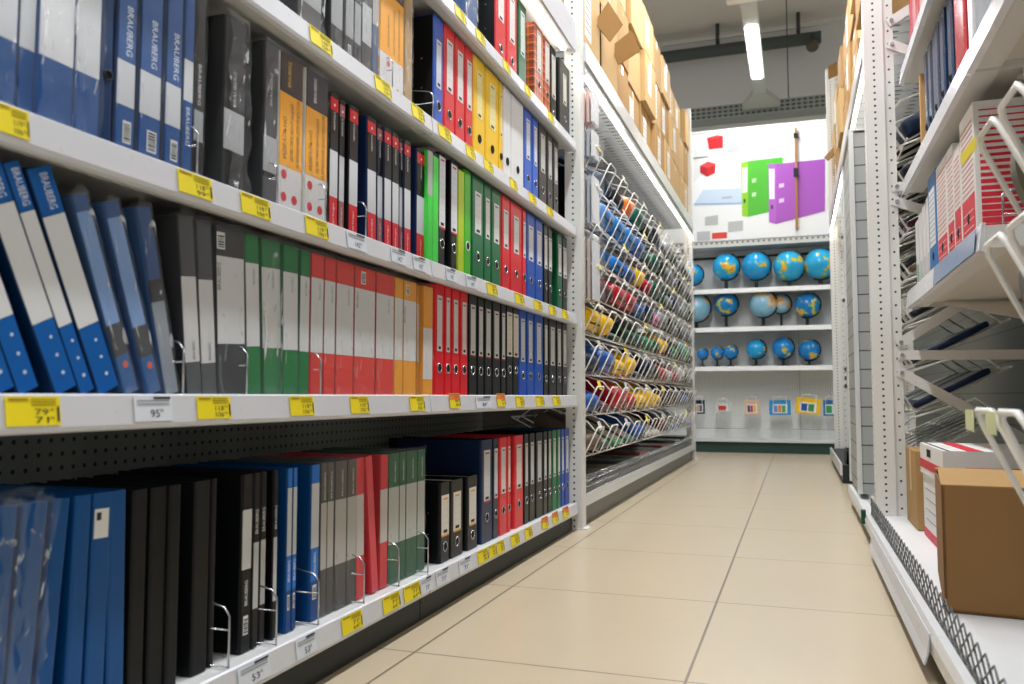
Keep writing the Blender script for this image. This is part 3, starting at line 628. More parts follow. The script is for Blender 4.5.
def rack_header(parent, X, y0, y1, s):
    """fascia of the top deck, slotted deck planks and the light strip under the fascia; s=+1 rack towards +x"""
    f = MB()
    f.box(min(X, X + s * .012), max(X, X + s * .012), y0, y1, 2.0, 2.085, mat('#d3d5d6', .3, key='fascia_steel'))
    f.quad([(X + s * .002, y0, 1.945), (X + s * .002, y1, 1.945), (X + s * .014, y1, 2.0), (X + s * .014, y0, 2.0)], .004, mat('#b9bcc0', .3, key='fascia_lip'))
    f.obj('fascia', parent)
    w = .12; n = int((y1 - y0) / w); dk = MB(); dm = dotted('#a9aeb4', '#2b2d30', (0, 1), .09, .06, .008, .4, stretch=2.6, key='slotted_deck')
    for k in range(n):
        dk.box(min(X + s * .03, X + s * .62), max(X + s * .03, X + s * .62), y0 + k * w + .004, y0 + (k + 1) * w - .004, 2.035, 2.06, dm)
    dk.box(min(X + s * .02, X + s * .62), max(X + s * .02, X + s * .62), y0, y1, 2.061, 2.068, WST)
    dk.obj('slotted_deck', parent)
    MB().box(min(X + s * .004, X + s * .016), max(X + s * .004, X + s * .016), y0 + .02, y1 - .02, 1.930, 1.9445, LED).obj('light_strip', parent)

# ---- basket rack on the left, beyond the binders
rk = thing('basket_rack', 'white perforated-post rack holding rows of wire baskets', 'rack', (0, 0, 0))
upright(rk, -.845, 3.362, 2.9, -1); upright(rk, -1.35, 3.362, 2.9, -1, 'rear_upright')
upright(rk, -.850, 7.40, 3.12, -1); upright(rk, -1.35, 7.40, 3.12, -1, 'rear_upright')
for a, b in (((-.92, .72), (-1.36, .72)), ((-.92, .78), (-1.36, 1.25)), ((-.92, 1.78), (-1.36, 1.30)), ((-.92, .66), (-1.36, .2)), ((-.92, 1.84), (-1.36, 1.84)), ((-.92, 1.45), (-1.36, 1.45))):
    brace(rk, 7.43, a, b)
rack_header(rk, -.835, 3.43, 7.40, -1)
MB().box(-1.42, -1.40, 3.43, 7.4, .1, 2.03, lined('#4d5252', '#2c3030', 2, .10, .006, .6, key='grey_back_panel')).obj('back_panel', rk)
MB().box(-1.40, -.882, 3.435, 7.39, 0, .095, mat('#8b8e8d', .5, key='grey_plinth')).obj('plinth', rk)
bd = MB().box(-1.40, -.862, 3.435, 7.39, .096, .118, WST); bd.prism([(-.862, .085), (-.848, .088), (-.853, .134), (-.862, .134)], 3.436, 7.388, mat('#d4d5d6', .3, key='price_rail'), axis=1)
bd.obj('base_deck', rk)
# wire guard along the tray
g = MB()
for y in [3.45 + .022 * i for i in range(int(3.93 / .022))]: g.tube([(-.872, y, .12), (-.872, y, .205)], .0012, CHROME, 4)
for z in (.13, .155, .18, .205): g.tube([(-.872, 3.45, z), (-.872, 7.38, z)], .0015, CHROME, 4)
g.obj('wire_guard', rk)

def pocket_basket(y0, y1, step, loop, r=.0032, tip=(.060, .125), leg=(-.33, .168), dividers=True):
    """sloping wire basket; local x points to the aisle, origin on the front bottom corner"""
    m = MB(); y = y0
    while y < y1 - loop:
        a, b = y, y + loop
        m.tube([(leg[0], a, leg[1]), (0, a, 0), (tip[0] * .94, a, tip[1] * .92), (tip[0], a + .015, tip[1]), (tip[0], b - .015, tip[1]), (tip[0] * .94, b, tip[1] * .92), (0, b, 0), (leg[0], b, leg[1])], r, WIRE, 5)
        y += step
    for q, k in ((0, 0), (.3, 0), (.6, 0), (1, 0)): m.tube([(leg[0] * q, y0, leg[1] * q), (leg[0] * q, y1, leg[1] * q)], r, WIRE, 4)
    return m
def basket_divider(y, r=.0028, tip=(.060, .125), leg=(-.33, .168)):
    ux, uz = leg[0], leg[1]
    return MB().tube([(tip[0] * .9, y, tip[1] * .9), (tip[0] * .9 + ux * .10, y, tip[1] * .9 + uz * .22), (tip[0] + ux * .80, y, tip[1] * .9 + uz * .68), (ux * .92, y, uz * .92)], r, WIRE, 5)
BROWS = [1.525 - .1765 * k for k in range(8)]
ANG = math.atan2(.168, .33)
HOLD = mat('#d7d8d2', .4, key='holder')
ROWN = ['topmost', 'second', 'third', 'fourth', 'fifth', 'sixth', 'seventh', 'bottom']
for k, z in enumerate(BROWS):
    b = thing('wire_basket', ROWN[k] + ' sloping white wire basket row of the basket rack' if k else 'topmost sloping white wire basket row under the slotted deck', 'wire basket', (-.872, 0, z), group='wire baskets of the basket rack')
    pocket_basket(3.50, 7.36, .30, .14).obj('wire_grid', b)
    d0 = basket_divider(0).obj('divider_loop', b, (0, 3.485, 0))
    for i in range(1, 13):
        d = d0.copy(); C.objects.link(d); d.parent = b; d.location = (0, 3.485 + .30 * i, 0)
    for i in range(6):
        MB().quad([(.064, 3.53 + .6 * i, .112), (.064, 3.58 + .6 * i, .112), (.052, 3.58 + .6 * i, .150), (.052, 3.53 + .6 * i, .150)], .002, HOLD if (i + k) % 3 else TAG).obj('tag_holder', b)

POUCH = {}
def pouch_meshes(col, kind):
    if (col, kind) in POUCH: return POUCH[(col, kind)]
    rnd = random.Random(hash(col) % 999 + kind)
    m = mat(col, .3 if kind != 1 else .55, key='pouch_fabric', bump=.3, bscale=24)
    bm = bmesh.new(); bmesh.ops.create_cube(bm, size=1)
    L, Wd, T = ((.26, .27, .10), (.27, .27, .072), (.30, .25, .024), (.19, .16, .10))[kind]
    for v in bm.verts: v.co = (-L / 2 + v.co.x * L - .004, v.co.y * Wd, T / 2 + v.co.z * T + .004)
    bmesh.ops.bevel(bm, geom=bm.edges[:], offset=T * .42, segments=4, profile=.55, affect='EDGES')
    bm.verts.index_update(); b = MB()
    b.add([v.co + Vector((0, 0, math.sin(v.co.y * 40 + v.co.x * 30) * T * .06)) for v in bm.verts], [[v.index for v in f.verts] for f in bm.faces], m, None, True); bm.free()
    z = MB()
    if kind == 2: z.box(-L + .01, -.03, -Wd * .4, Wd * .4, T + .0035, T + .006, mat('#c9ced2', .3, key='pouch_label'))
    elif kind == 3: z.box(-L * .8, -L * .2, -Wd * .3, Wd * .3, T + .003, T + .006, mat('#e6e2d6', .5, key='pouch_label'))
    else:
        z.box(-.010, -.002, -Wd * .36, Wd * .36, T * .5 + .001, T * .5 + .008, BLACK); z.box(-.003, .002, Wd * .28, Wd * .34, T * .25, T * .55, CHROME)
    POUCH[(col, kind)] = (b, z, 'pouch_label' if kind in (2, 3) else 'zipper'); q = POUCH[(col, kind)]
    bo = q[0].obj('case_body'); zo = q[1].obj(q[2]); POUCH[(col, kind)] = (bo, zo); bo.hide_render = zo.hide_render = False
    return POUCH[(col, kind)]
USED = set()
def put_pouch(col, cname, kind, loc, rot, where):
    bo, zo = pouch_meshes(col, kind)
    word = ('pencil case', 'pencil case', 'folder', 'packet')[kind]
    o = thing(('pencil_case', 'pencil_case', 'plastic_folder', 'stationery_packet')[kind], '', word, loc, rot)
    later(o, cname + (' zip pencil case', ' flat zip pencil case', ' plastic folder', ' packet')[kind], where)
    for p in (bo, zo):
        if (col, kind, p.name) not in USED: USED.add((col, kind, p.name)); q = p
        else: q = p.copy(); C.objects.link(q)
        q.parent = o
    return o
CN = {'#1f7fd0': 'bright blue', '#2a5fb0': 'blue', '#16294a': 'navy', '#15181b': 'black', '#8d949a': 'grey', '#c9cfcf': 'pale grey', '#f0c415': 'yellow', '#e8781c': 'orange', '#b81a2a': 'red', '#4a1420': 'maroon', '#0f5a4a': 'teal', '#12402e': 'dark green', '#d873b0': 'pink', '#2f8f5a': 'green', '#6d5a48': 'brown', '#4aa3e0': 'sky blue'}
inv = {v: k for k, v in CN.items()}
CONT = ['navy:2 navy:1 black:1 orange:3 teal:0 black:1 black:0 grey:1 grey:0 black:1 grey:1 black:1 grey:1',
        'sky blue:0 bright blue:0 bright blue:0 bright blue:0 blue:0 teal:1 teal:0 black:0 grey:0 grey:1 black:0 grey:0 black:1',
        'pale grey:3 navy:2 bright blue:1 blue:1 yellow:3 red:1 teal:0 teal:1 grey:1 navy:0 grey:1 grey:0 black:0',
        'maroon:2 maroon:1 red:0 red:0 blue:1 navy:0 pink:1 grey:0 black:0 grey:1 black:1 grey:0 grey:1',
        'yellow:0 yellow:3 dark green:2 dark green:1 teal:1 green:1 teal:1 yellow:3 black:1 green:1 black:1 green:0 navy:1',
        'navy:1 blue:0 yellow:1 yellow:3 navy:2 navy:0 black:1 red:1 pale grey:1 red:1 pale grey:0 black:1 grey:1',
        'blue:1 maroon:2 red:0 red:1 yellow:1 yellow:3 yellow:1 black:1 maroon:1 black:1 navy:1 blue:1 black:0',
        'brown:1 dark green:2 green:2 teal:2 blue:1 pale grey:2 pale grey:2 maroon:1 navy:2 blue:2 teal:2 navy:2 blue:2']
for k, row in enumerate(CONT):
    items = __import__('re').findall(r'([a-z ]+):(\d)', row)
    for i, (c, kd) in enumerate(items):
        put_pouch(inv[c.strip()], c.strip(), int(kd), (-.872, 3.635 + .30 * i, BROWS[k] + .003), (0, ANG, random.uniform(-.02, .02)),
                  'in the %s basket row' % ROWN[k])
# flat files lying in the tray under the baskets
for i in range(13):
    c = ['#8a7a6a', '#6f7a72', '#a89c90', '#4a5258', '#8a9a94', '#8f5048', '#5e666c', '#8f8c80', '#a84a52', '#3f8564', '#74787c', '#5e8070', '#5c6064'][i]
    y = 3.47 + .298 * i; o = thing('flat_file', '', 'file', (-.885, y + .14, .119), (0, 0, random.uniform(-.04, .04))); later(o, 'flat file stack in the tray', 'under the basket rack')
    hh = random.uniform(.05, .095); n = 5
    MB().bbox(-.40, -.008, -.125, .125, 0, hh * .8, mat('#a8aaa6', .6, key='paper_edges'), .004).obj('paper_block', o)
    t = MB().bbox(-.405, -.005, -.13, .13, hh * .8, hh, mat(c, .25, key='file_cover'), .003); t.obj('cover', o)
# clear packs hanging beside the post
for (y0, y1, tint, dsc) in ((92, 126, '#d9b4ae', 'pinkish clear pack of sheets hanging highest beside the white post'), (130, 160, '#aeb6bd', 'grey clear pack of sheets hanging below the pinkish pack'), (176, 226, '#a9aeb6', 'tall clear pack of sheets hanging above the yellow items'), (240, 302, '#c9b8b0', 'clear pack of coloured sheets hanging lowest beside the white post')):
    zt = at(590, y0, Y=3.52)[2]; zb = at(590, y1, Y=3.52)[2]; h = zt - zb
    o = thing('document_pack', dsc, 'pack', (-.845, 3.52, zb)); pm = mat(tint, .5, key='pack_sheets')
    s = MB()
    for q in range(7): s.box(-.10 + q * .020, -.088 + q * .020, -.05, .05, .004, h - .01 - random.uniform(0, .008), pm if q % 3 else mat('#d8dade', .5, key='pack_sheets'))
    s.obj('paper_block', o)
    f = MB().box(-.105, .055, -.055, .055, 0, h, FILMG); f.obj('plastic_sleeve', o)
    MB().tube([(-.03, .02, h - .01), (-.03, .02, h + .02), (-.03, .35, h + .03)], .003, WIRE, 5).obj('hook', o)

# ------------------------------------------------------------ cartons on the racks
def carton(y0, y1, z0, h, Xf, D, s, lab=False, tape=True, colm=CARDL, desc='', where='', rz=0, open_=False):
    o = thing('cardboard_carton', '', 'carton', (Xf, (y0 + y1) / 2, z0), (0, 0, rz)); later(o, desc, where); w = (y1 - y0) / 2
    b = MB()
    if open_:
        for a in ((-D, -D + .006, -w, w), (-.006, 0, -w, w), (-D, 0, -w, -w + .006), (-D, 0, w - .006, w)): b.box(a[0], a[1], a[2], a[3], 0, h, colm)
        b.box(-D, 0, -w, w, 0, .006, colm)
    else: b.bbox(-D, 0, -w, w, 0, h, colm, .004)
    if s < 0: pass
    b.obj('carton_body', o)
    if tape and not open_:
        MB().box(-D - .0008, .0008, -.024, .024, h - .06, h + .0008, mat('#c7a878', .3, key='packing_tape')).box(.0002, .0012, -w * .96, w * .96, h * .995 - .004, h * .995, CARDD).obj('packing_tape', o)
    if lab:
        q = MB().box(.0002, .0012, -w * .55, w * .05, h * .25, h * .8, mat('#e8e8e6', .6, key='shipping_label'))
        for r_ in range(5): q.box(.0012, .0016, -w * .5, -w * .02, h * (.34 + .08 * r_), h * (.36 + .08 * r_), GREYINK)
        q.obj('shipping_label', o)
    if s > 0: o.rotation_euler[2] = math.pi + rz
    return o
TIERN = ['bottom', 'middle', 'top']
rnd = random.Random(3)
y = 4.30; col = 0
while y < 7.3:
    w = rnd.uniform(.36, .44); y2 = min(y + w, 7.39); z = 2.07
    if y2 - y < .2: break
    for t in range(3):
        h = (.33, .325, .30)[t] + rnd.uniform(-.015, .01)
        carton(y + .006, y2 - .006 - rnd.uniform(0, .03), z, h, -.855 - rnd.uniform(0, .05), .42, -1, lab=rnd.random() < .55, colm=rnd.choice((CARD, CARDL, CARDL)), desc='cardboard carton in the %s layer' % TIERN[t], where='on top of the basket rack')
        z += h + .002
    y = y2; col += 1
def flap(parent, pts, name='flap'):
    inv_ = parent.matrix_basis.inverted() if False else None
    return MB().quad(pts, .005, CARDD).obj(name, parent)
# two bigger cartons by the post, the nearer ones open with hanging flaps
def big(y0, y1, z0, h, desc, lab, flaps, Xf=-.87, open_=True):
    o = carton(y0, y1, z0, h, Xf, .44, -1, lab=lab, open_=open_, desc=desc, where='on the basket rack', tape=not open_)
    for f in flaps:
        b = Vector((Xf, (y0 + y1) / 2, z0)); flap(o, [p - b for p in f])
    return o
F1 = [at(608, 1.6, Y=3.86), at(594.5, 22.5, Y=3.80), at(610, 42, Y=3.80), at(623, 25, Y=3.86)]
F2 = [at(631.5, 30.5, Y=4.26), at(610.5, 47, Y=4.20), at(618.6, 65, Y=4.20), at(640, 51.5, Y=4.26)]
big(3.46, 3.86, 2.07, .42, 'tall cardboard carton with white label beside the post', True, [], open_=False)
big(3.47, 3.85, 2.494, .36, 'open cardboard carton with hanging flap above the tall labelled carton', False, [F1])
big(3.88, 4.28, 2.07, .40, 'open cardboard carton with square flap over the fascia', False, [F2])
big(3.88, 4.28, 2.474, .38, 'closed labelled carton stacked over the square-flapped open one', True, [], open_=False)

# ------------------------------------------------------------ globe shelving across the end of the aisle
YF, YB = 8.36, 8.72
gs = thing('globe_shelving', 'white shelving across the aisle end with globes under the printed header', 'shelving', (0, 0, 0))
MB().box(-2.1, 1.6, YB, YB + .02, .02, 2.09, lined('#dfe1df', '#c0c4c1', 0, .022, .004, .6, key='ribbed_back_panel', axis2=2, s2=.022, w2=.003)).obj('back_panel', gs)
for z in (1.600, 1.220, .836):
    s = MB().box(-2.1, 1.6, YF + .01, YB, z - .030, z - .004, LIGHTGREY); so = s.obj('shelf', gs)
    MB().prism([(YF + .012, z - .042), (YF - .002, z - .040), (YF + .004, z + .004), (YF + .012, z + .004)], -2.1, 1.6, mat('#e2e4e5', .35, key='price_rail'), axis=0).obj('price_rail', so)
MB().box(-2.1, 1.6, YF + .03, YB, 0, .105, mat('#29403b', .5, key='dark_green_plinth')).obj('plinth', gs)
MB().box(-2.1, 1.6, YF + .0, YB, .106, .125, mat('#c9cccc', .35, key='base_deck')).obj('base_deck', gs)
MB().box(-2.1, 1.6, YF + .004, YF + .008, .126, .235, FILMG).box(-2.1, 1.6, YF + .002, YF + .010, .232, .238, CHROME).obj('glass_front', gs)
MB().box(-2.1, 1.6, YB - .03, YB - .006, 1.955, 1.975, mat('#1d2422', .5, key='dark_rail')).obj('top_rail', gs)
MB().box(.022, .032, YB - .012, YB - .001, .126, 1.95, mat('#b9bdbd', .4, key='seam_post')).obj('seam_post', gs)
MB().box(-2.1, 1.6, YF + .05, YB, 2.03, 2.088, dotted('#cfd1cf', '#77807c', (0, 2), .05, .06, .012, .5, key='slotted_beam')).obj('top_beam', gs)

# printed header board
hb = thing('header_board', 'printed white board over the globes showing a green and a purple binder', 'sign', (0, 0, 0)); YH = 8.40
MB().box(-2.1, 1.6, YH, YH + .03, 2.092, 3.196, mat('#e9ecef', .35, key='printed_board')).obj('board', hb)
MB().box(-2.1, 1.6, YH - .006, YH + .036, 3.196, 3.215, WHITE).obj('edge_trim', hb)
def shp(pts, c, lay, mb): 
    p = [at(x, y, Y=YH - .001 - .0012 * lay) for x, y in pts]; mb.quad(p, .001, mat(c, .4, key='print')) if len(p) == 4 else None
    return mb
def pr(name, items):
    mb = MB()
    for lay, c, pts in items: shp(pts, c, lay, mb)
    mb.obj(name, hb)
pr('printed_green_binder', [(0, '#8cc81e', [(741, 163), (748, 161), (748, 217), (742, 216)]), (0, '#4cb52c', [(748, 161), (783, 157), (783, 209), (748, 217)]), (1, '#eef4e2', [(742.3, 168), (747.3, 167), (747.3, 192), (742.3, 193)]), (1, '#1c3a1c', [(743.6, 199), (745.6, 199), (745.6, 203), (743.6, 203)]), (1, '#b7e0a8', [(752, 179), (756, 178), (756, 182), (752, 183)]), (1, '#b7e0a8', [(752, 193), (756, 192), (756, 196), (752, 197)])])
pr('printed_purple_binder', [(2, '#b35fc4', [(768.5, 164), (776, 164), (776, 224), (769, 222)]), (2, '#a653bb', [(776, 164), (825, 159), (825, 211), (776, 224)]), (3, '#f4eef6', [(769, 169), (774.5, 169), (774.5, 199), (769.5, 199)]), (3, '#3a1c44', [(771, 205), (773, 205), (773, 209), (771, 209)]), (3, '#ddbbe6', [(779, 184), (784, 183), (784, 187), (779, 188)]), (3, '#ddbbe6', [(779, 199), (784, 198), (784, 202), (779, 203)])])
pr('printed_grid', [(0, '#dfe1e2', [(694, 138), (731, 134), (729, 150), (694, 182)]), (0, '#b9bdbd', [(694, 158), (708, 156), (708, 157), (694, 159)])])
for q in ([(1, '#c9252e', [(707, 138), (723, 136), (723, 148), (709, 149.5)]), (2, '#e2454a', [(707, 138), (717, 135), (723, 136), (713, 139)])], [(1, '#c9252e', [(700, 166), (715.5, 164), (715, 173), (707, 177)]), (3, '#b3202a', [(700, 166.2), (707.5, 168), (707.5, 177), (700, 172.5)]), (2, '#e2454a', [(700, 166), (708, 161.5), (716, 164), (708, 168)])]): pr('printed_cube', q)
for q in ([(728, 143), (741, 141), (740, 151), (727, 153)], [(705, 217), (718, 215), (718, 224.5), (705, 225.5)], [(728, 222), (743, 220.5), (743, 230.5), (728, 232)], [(697, 232), (710, 231), (710, 240), (697, 241)]): pr('printed_grey_square', [(1, '#b4b9bb', q)])
pr('printed_red_square', [(1, '#d8403a', [(712, 233), (727, 232), (727, 238), (712, 239)])])
pr('printed_clipboard', [(0, '#c4d6ea', [(694, 204), (703, 190), (741, 188), (742, 203)]), (1, '#8fb2d8', [(694, 203.4), (742, 202.4), (742, 204), (694, 205)]), (1, '#aab7c4', [(722, 197), (732, 196), (732, 198), (722, 199)])])
sk = thing('wooden_batten', 'narrow brown batten with black clips hanging over the purple printed binder', 'batten', (0, 0, 0))
MB().quad([at(794.3, 128, Y=YH - .02), at(796.8, 128, Y=YH - .02), at(798, 229, Y=YH - .02), at(795.5, 229, Y=YH - .02)], .036, mat('#a9794f', .7, key='batten_wood', bump=.1)).obj('batten', sk)
for a, b in ((133, 138), (168, 177)): MB().quad([at(793.4, a, Y=YH - .043), at(798.4, a, Y=YH - .043), at(798.7, b, Y=YH - .043), at(793.7, b, Y=YH - .043)], .008, BLACK).obj('clip', sk)

def globe_mat(seed, sea='#1f9fdc', deep='#1472b8', land=('#5fa83a', '#e8c94a', '#d9874a')):
    m = bpy.data.materials.new('globe_map'); m.use_nodes = True; nt = m.node_tree; b = nt.nodes['Principled BSDF']; b.inputs['Roughness'].default_value = .22
    tc = nt.nodes.new('ShaderNodeTexCoord'); mp = nt.nodes.new('ShaderNodeMapping'); mp.inputs['Location'].default_value = (seed * 3.7, seed * 1.9, seed); mp.inputs['Scale'].default_value = (1.15, 1.15, 1.15)
    nt.links.new(tc.outputs['Generated'], mp.inputs['Vector'])
    n = nt.nodes.new('ShaderNodeTexNoise'); n.inputs['Scale'].default_value = 1.9; n.inputs['Detail'].default_value = 6; n.inputs['Roughness'].default_value = .55; nt.links.new(mp.outputs['Vector'], n.inputs['Vector'])
    r = nt.nodes.new('ShaderNodeValToRGB'); e = r.color_ramp; e.elements[0].position = 0; e.elements[0].color = lin(deep); e.elements[1].position = .52; e.elements[1].color = lin(sea)
    for p, c in ((.575, sea), (.58, land[0]), (.625, land[1]), (.69, land[2])): q = e.elements.new(p); q.color = lin(c)
    nt.links.new(n.outputs['Fac'], r.inputs['Fac']); nt.links.new(r.outputs['Color'], b.inputs['Base Color']); return m
GM = [globe_mat(i, *c) for i, c in enumerate((('#22a8e4', '#1478c0'), ('#27a3df', '#1879c4'), ('#2fb0e2', '#1c86c6'), ('#1c7fc4', '#12579c'), ('#8fc3dc', '#5fa0c8', ('#e0b0a0', '#e6d48a', '#cf8a6a')), ('#1787d4', '#1168b4')))]
ARM = mat('#1c2226', .35, key='globe_arm')
def globe(px, py, rpx, zs, gm, desc, where, base='arm', Y=8.52):
    c = at(px, py, Y=Y); r = rpx / 107; hgt = c[2] - zs
    o = thing('globe', '', 'globe', (c[0], Y, zs)); later(o, desc, where)
    s = MB().sphere((0, 0, 0), r, GM[gm]); so = s.obj('globe_ball', o, (0, 0, max(hgt, r + .01))); so.rotation_euler = (R(-12), R(23), random.uniform(0, 6))
    zc = max(hgt, r + .01)
    a = MB(); R2 = r + .006
    if base != 'none':
        pts = [(R2 * math.cos(t) * 1, 0, zc + R2 * math.sin(t)) for t in [R(-113) + R(180) * i / 18 for i in range(19)]]
        a.tube(pts,   .007 if r > .09 else .005, ARM, 6)
        for t in (R(-113), R(67)): a.tube([(R2 * math.cos(t), 0, zc + R2 * math.sin(t)), (r * .98 * math.cos(t), 0, zc + r * .98 * math.sin(t))], .006, ARM, 6)
        a.obj('meridian_arm', o)
    st = MB().cyl((0, 0, 0), (0, 0, 1), r * .55, .010, ARM, 24).cyl((0, 0, .010), (0, 0, 1), r * .5, .012, ARM, 24, r2=r * .14)
    st.cyl((0, 0, .020), (0, 0, 1), r * .13, max(.01, zc - R2 - .018), ARM, 12); st.obj('stand', o)
    return o
BSIDE = 'from the basket rack side'
for px, py, r, g, d in ((693, 275, 11, 1, 'small blue globe half hidden by the post'), (726, 267, 14.2, 0, 'large blue globe'), (756, 266, 15, 1, 'large blue globe'), (789, 266, 16, 2, 'large blue globe'), (820, 264, 16, 2, 'large blue globe'), (846, 264, 13, 0, 'blue globe beyond the second post')): globe(px, py, r, 1.604, GM and g, d, 'on the top globe shelf')
for px, py, r, g, d in ((696, 308, 15.5, 4, 'pale globe with dark arm'), (726, 304, 12.5, 3, 'deep blue globe'), (763, 304, 14, 4, 'large pale globe with orange lands'), (781, 304, 10, 4, 'small pale globe close behind the large pale one'), (807, 305, 13, 3, 'blue globe with dark arm'), (847, 307, 12, 4, 'globe beyond the second post')): globe(px, py, r, 1.224, g, d, 'on the middle globe shelf', Y=8.52 if px != 781 else 8.59)
for px, py, r, g, d in ((681, 352, 9.5, 0, 'blue globe half hidden behind the post'), (702.5, 354, 5.8, 5, 'tiny blue globe'), (717, 353, 6.8, 5, 'tiny blue globe'), (730.5, 352, 7.4, 5, 'tiny blue globe with dark arm'), (756, 349, 10, 0, 'medium pale blue globe'), (783, 348, 11, 5, 'plain bright blue globe'), (809, 350, 10.8, 3, 'blue globe with brown lands'), (847, 349, 9, 2, 'blue globe beyond the second post')): globe(px, py, r, .840, g, d, 'on the lowest globe shelf')

# blister packs on hooks under the globes
def blister(px0, px1, py0, py1, cols, desc, tilt=0):
    Y = 8.50; a, b = at(px0, py0, Y=Y), at(px1, py1, Y=Y); w = (b[0] - a[0]); h = a[2] - b[2]; c = ((a[0] + b[0]) / 2, Y, b[2])
    o = tag(bpy.data.objects.new('hanging_pack', None), desc, 'hanging pack', 'packs hanging under the globes'); C.objects.link(o); o.location = c; o.rotation_euler = (0, tilt, 0)
    MB().bbox(-w / 2, w / 2, -.008, .008, 0, h, mat(cols[0], .4, key='pack_card'), .004).obj('backing_card', o)
    q = MB().box(-w * .34, w * .34, -.0105, -.0085, h * .12, h * .72, mat('#e9eaea', .4, key='pack_print'))
    for k, cc in enumerate(cols[1:]): q.box(-w * .28 + k * w * .56 / max(1, len(cols) - 1), -w * .28 + (k + .85) * w * .56 / max(1, len(cols) - 1), -.0125, -.0106, h * .18, h * .64, mat(cc, .4, key='pack_print'))
    q.obj('printed_front', o)
    MB().tube([(0, .205, h + .035), (0, -.04, h + .03), (0, -.045, h + .045)], .004, WIRE, 5).tube([(-w * .3, -.042, h * .5), (-w * .3, -.042, h + .03), (w * .3, -.042, h + .03), (w * .3, -.042, h * .5)], .003, WIRE, 5).obj('hook', o)
for a in ((694, 705, 400, 414, ('#1c2a48', '#c9a06a', '#5a6a8a'), 'dark blue pack hanging beside the post'), (715, 731, 402, 412, ('#c8ccce', '#c83a3c'), 'white pack with red print on a hook'), (744, 760, 400, 415, ('#d8b8a0', '#2c3a70', '#c83a3c', '#e0c060'), 'pale pack with mixed colours on a hook'), (769, 791, 400, 415, ('#2c8fce', '#6a8fd0', '#d88a4a', '#4aa060'), 'blue pack with animal-bright print on a hook'), (795, 820, 398, 414, ('#f0c414', '#2c50a0', '#40905a'), 'tilted yellow pack on a hook', .1), (823, 836, 400, 416, ('#2a70b0', '#3f9a5a'), 'blue and green pack partly behind the second post'), (838, 847, 402, 416, ('#e8a848', '#c86a3a'), 'orange pack beyond the second post')): blister(*a)
o = thing('paper_card', 'small pale card lying on the base deck under the hanging packs', 'card', at(781, 434, Y=8.45))
o.location[2] = .1265; MB().box(-.10, .10, -.04, .04, 0, .004, PAPER).obj('card', o)

# ------------------------------------------------------------ right side: rack beyond the frame
rr = thing('carton_rack', 'white perforated-post rack with bolted braces opposite the basket rack', 'rack', (0, 0, 0))
upright(rr, .276, 3.45, 2.9, 1); upright(rr, .82, 3.45, 2.9, 1, 'rear_upright'); upright(rr, .29, 7.46, 3.35, 1); upright(rr, .82, 7.46, 2.9, 1, 'rear_upright')
for a, b in (((.365, .705), (.85, .700)), ((.365, .745), (.83, 1.05)), ((.365, .645), (.83, .36)), ((.365, 1.352), (.85, 1.352)), ((.365, 1.92), (.83, 1.66)), ((.365, 2.00), (.83, 2.26)), ((.365, 1.30), (.83, 1.10))): brace(rr, 3.452, a, b)
for a, b in (((.38, .70), (.82, .70)), ((.38, .76), (.82, 1.1)), ((.38, .64), (.82, .3)), ((.38, 1.35), (.82, 1.35)), ((.38, 1.9), (.82, 1.6))): brace(rr, 7.47, a, b)
rack_header(rr, .292, 3.53, 7.45, 1)
MB().box(.90, .92, 3.46, 7.4, .1, 2.03, lined('#747a78', '#505654', 2, .14, .006, .6, key='grey_back_panel')).obj('back_panel', rr)
bx = MB().box(.262, .80, 5.66, 7.44, 0, .115, mat('#232a2b', .5, key='black_plinth')); bo = bx.obj('plinth', rr)
MB().box(.250, .261, 5.66, 7.44, .05, .125, mat('#d4d5d6', .3, key='price_rail')).obj('price_rail', bo)
o = thing('black_tray', 'black plastic tray on the low plinth below the second post', 'tray', (.29, 5.70, .1155))
t = MB()
for a in ((0, .01, 0, .3, 0, .09), (.25, .26, 0, .3, 0, .09), (0, .26, 0, .01, 0, .07), (0, .26, .29, .3, 0, .09), (0, .26, 0, .3, 0, .008)): t.box(*a, mat('#16191c', .4, key='tray_plastic'))
t.obj('tray_body', o); MB().bbox(.02, .24, .03, .27, .010, .085, mat('#262a30', .5, key='cloth'), .02).obj('folded_cloth', o)

# slat panel tower behind the post
st = thing('slatwall_tower', 'grey slatted display tower with metal corner strips behind the white post', 'display tower', (0, 0, 0))
MB().box(.252, .355, 3.96, 4.55,    .123, 1.73, lined('#a3a6a5', '#4d5152', 2, .083, .006, .5, key='slat_panel')).obj('slat_panel', st)
for x, yy in ((.243, 3.952), (.243, 4.54)): MB().box(x, x + .020, yy, yy + .016, .123, 1.735, mat('#d6d8d8', .35, .2, key='corner_metal')).obj('corner_strip', st)
MB().box(.243, .36, 3.952, 4.556, 1.736, 1.745, mat('#d6d8d8', .35, .2, key='corner_metal')).obj('cap', st)

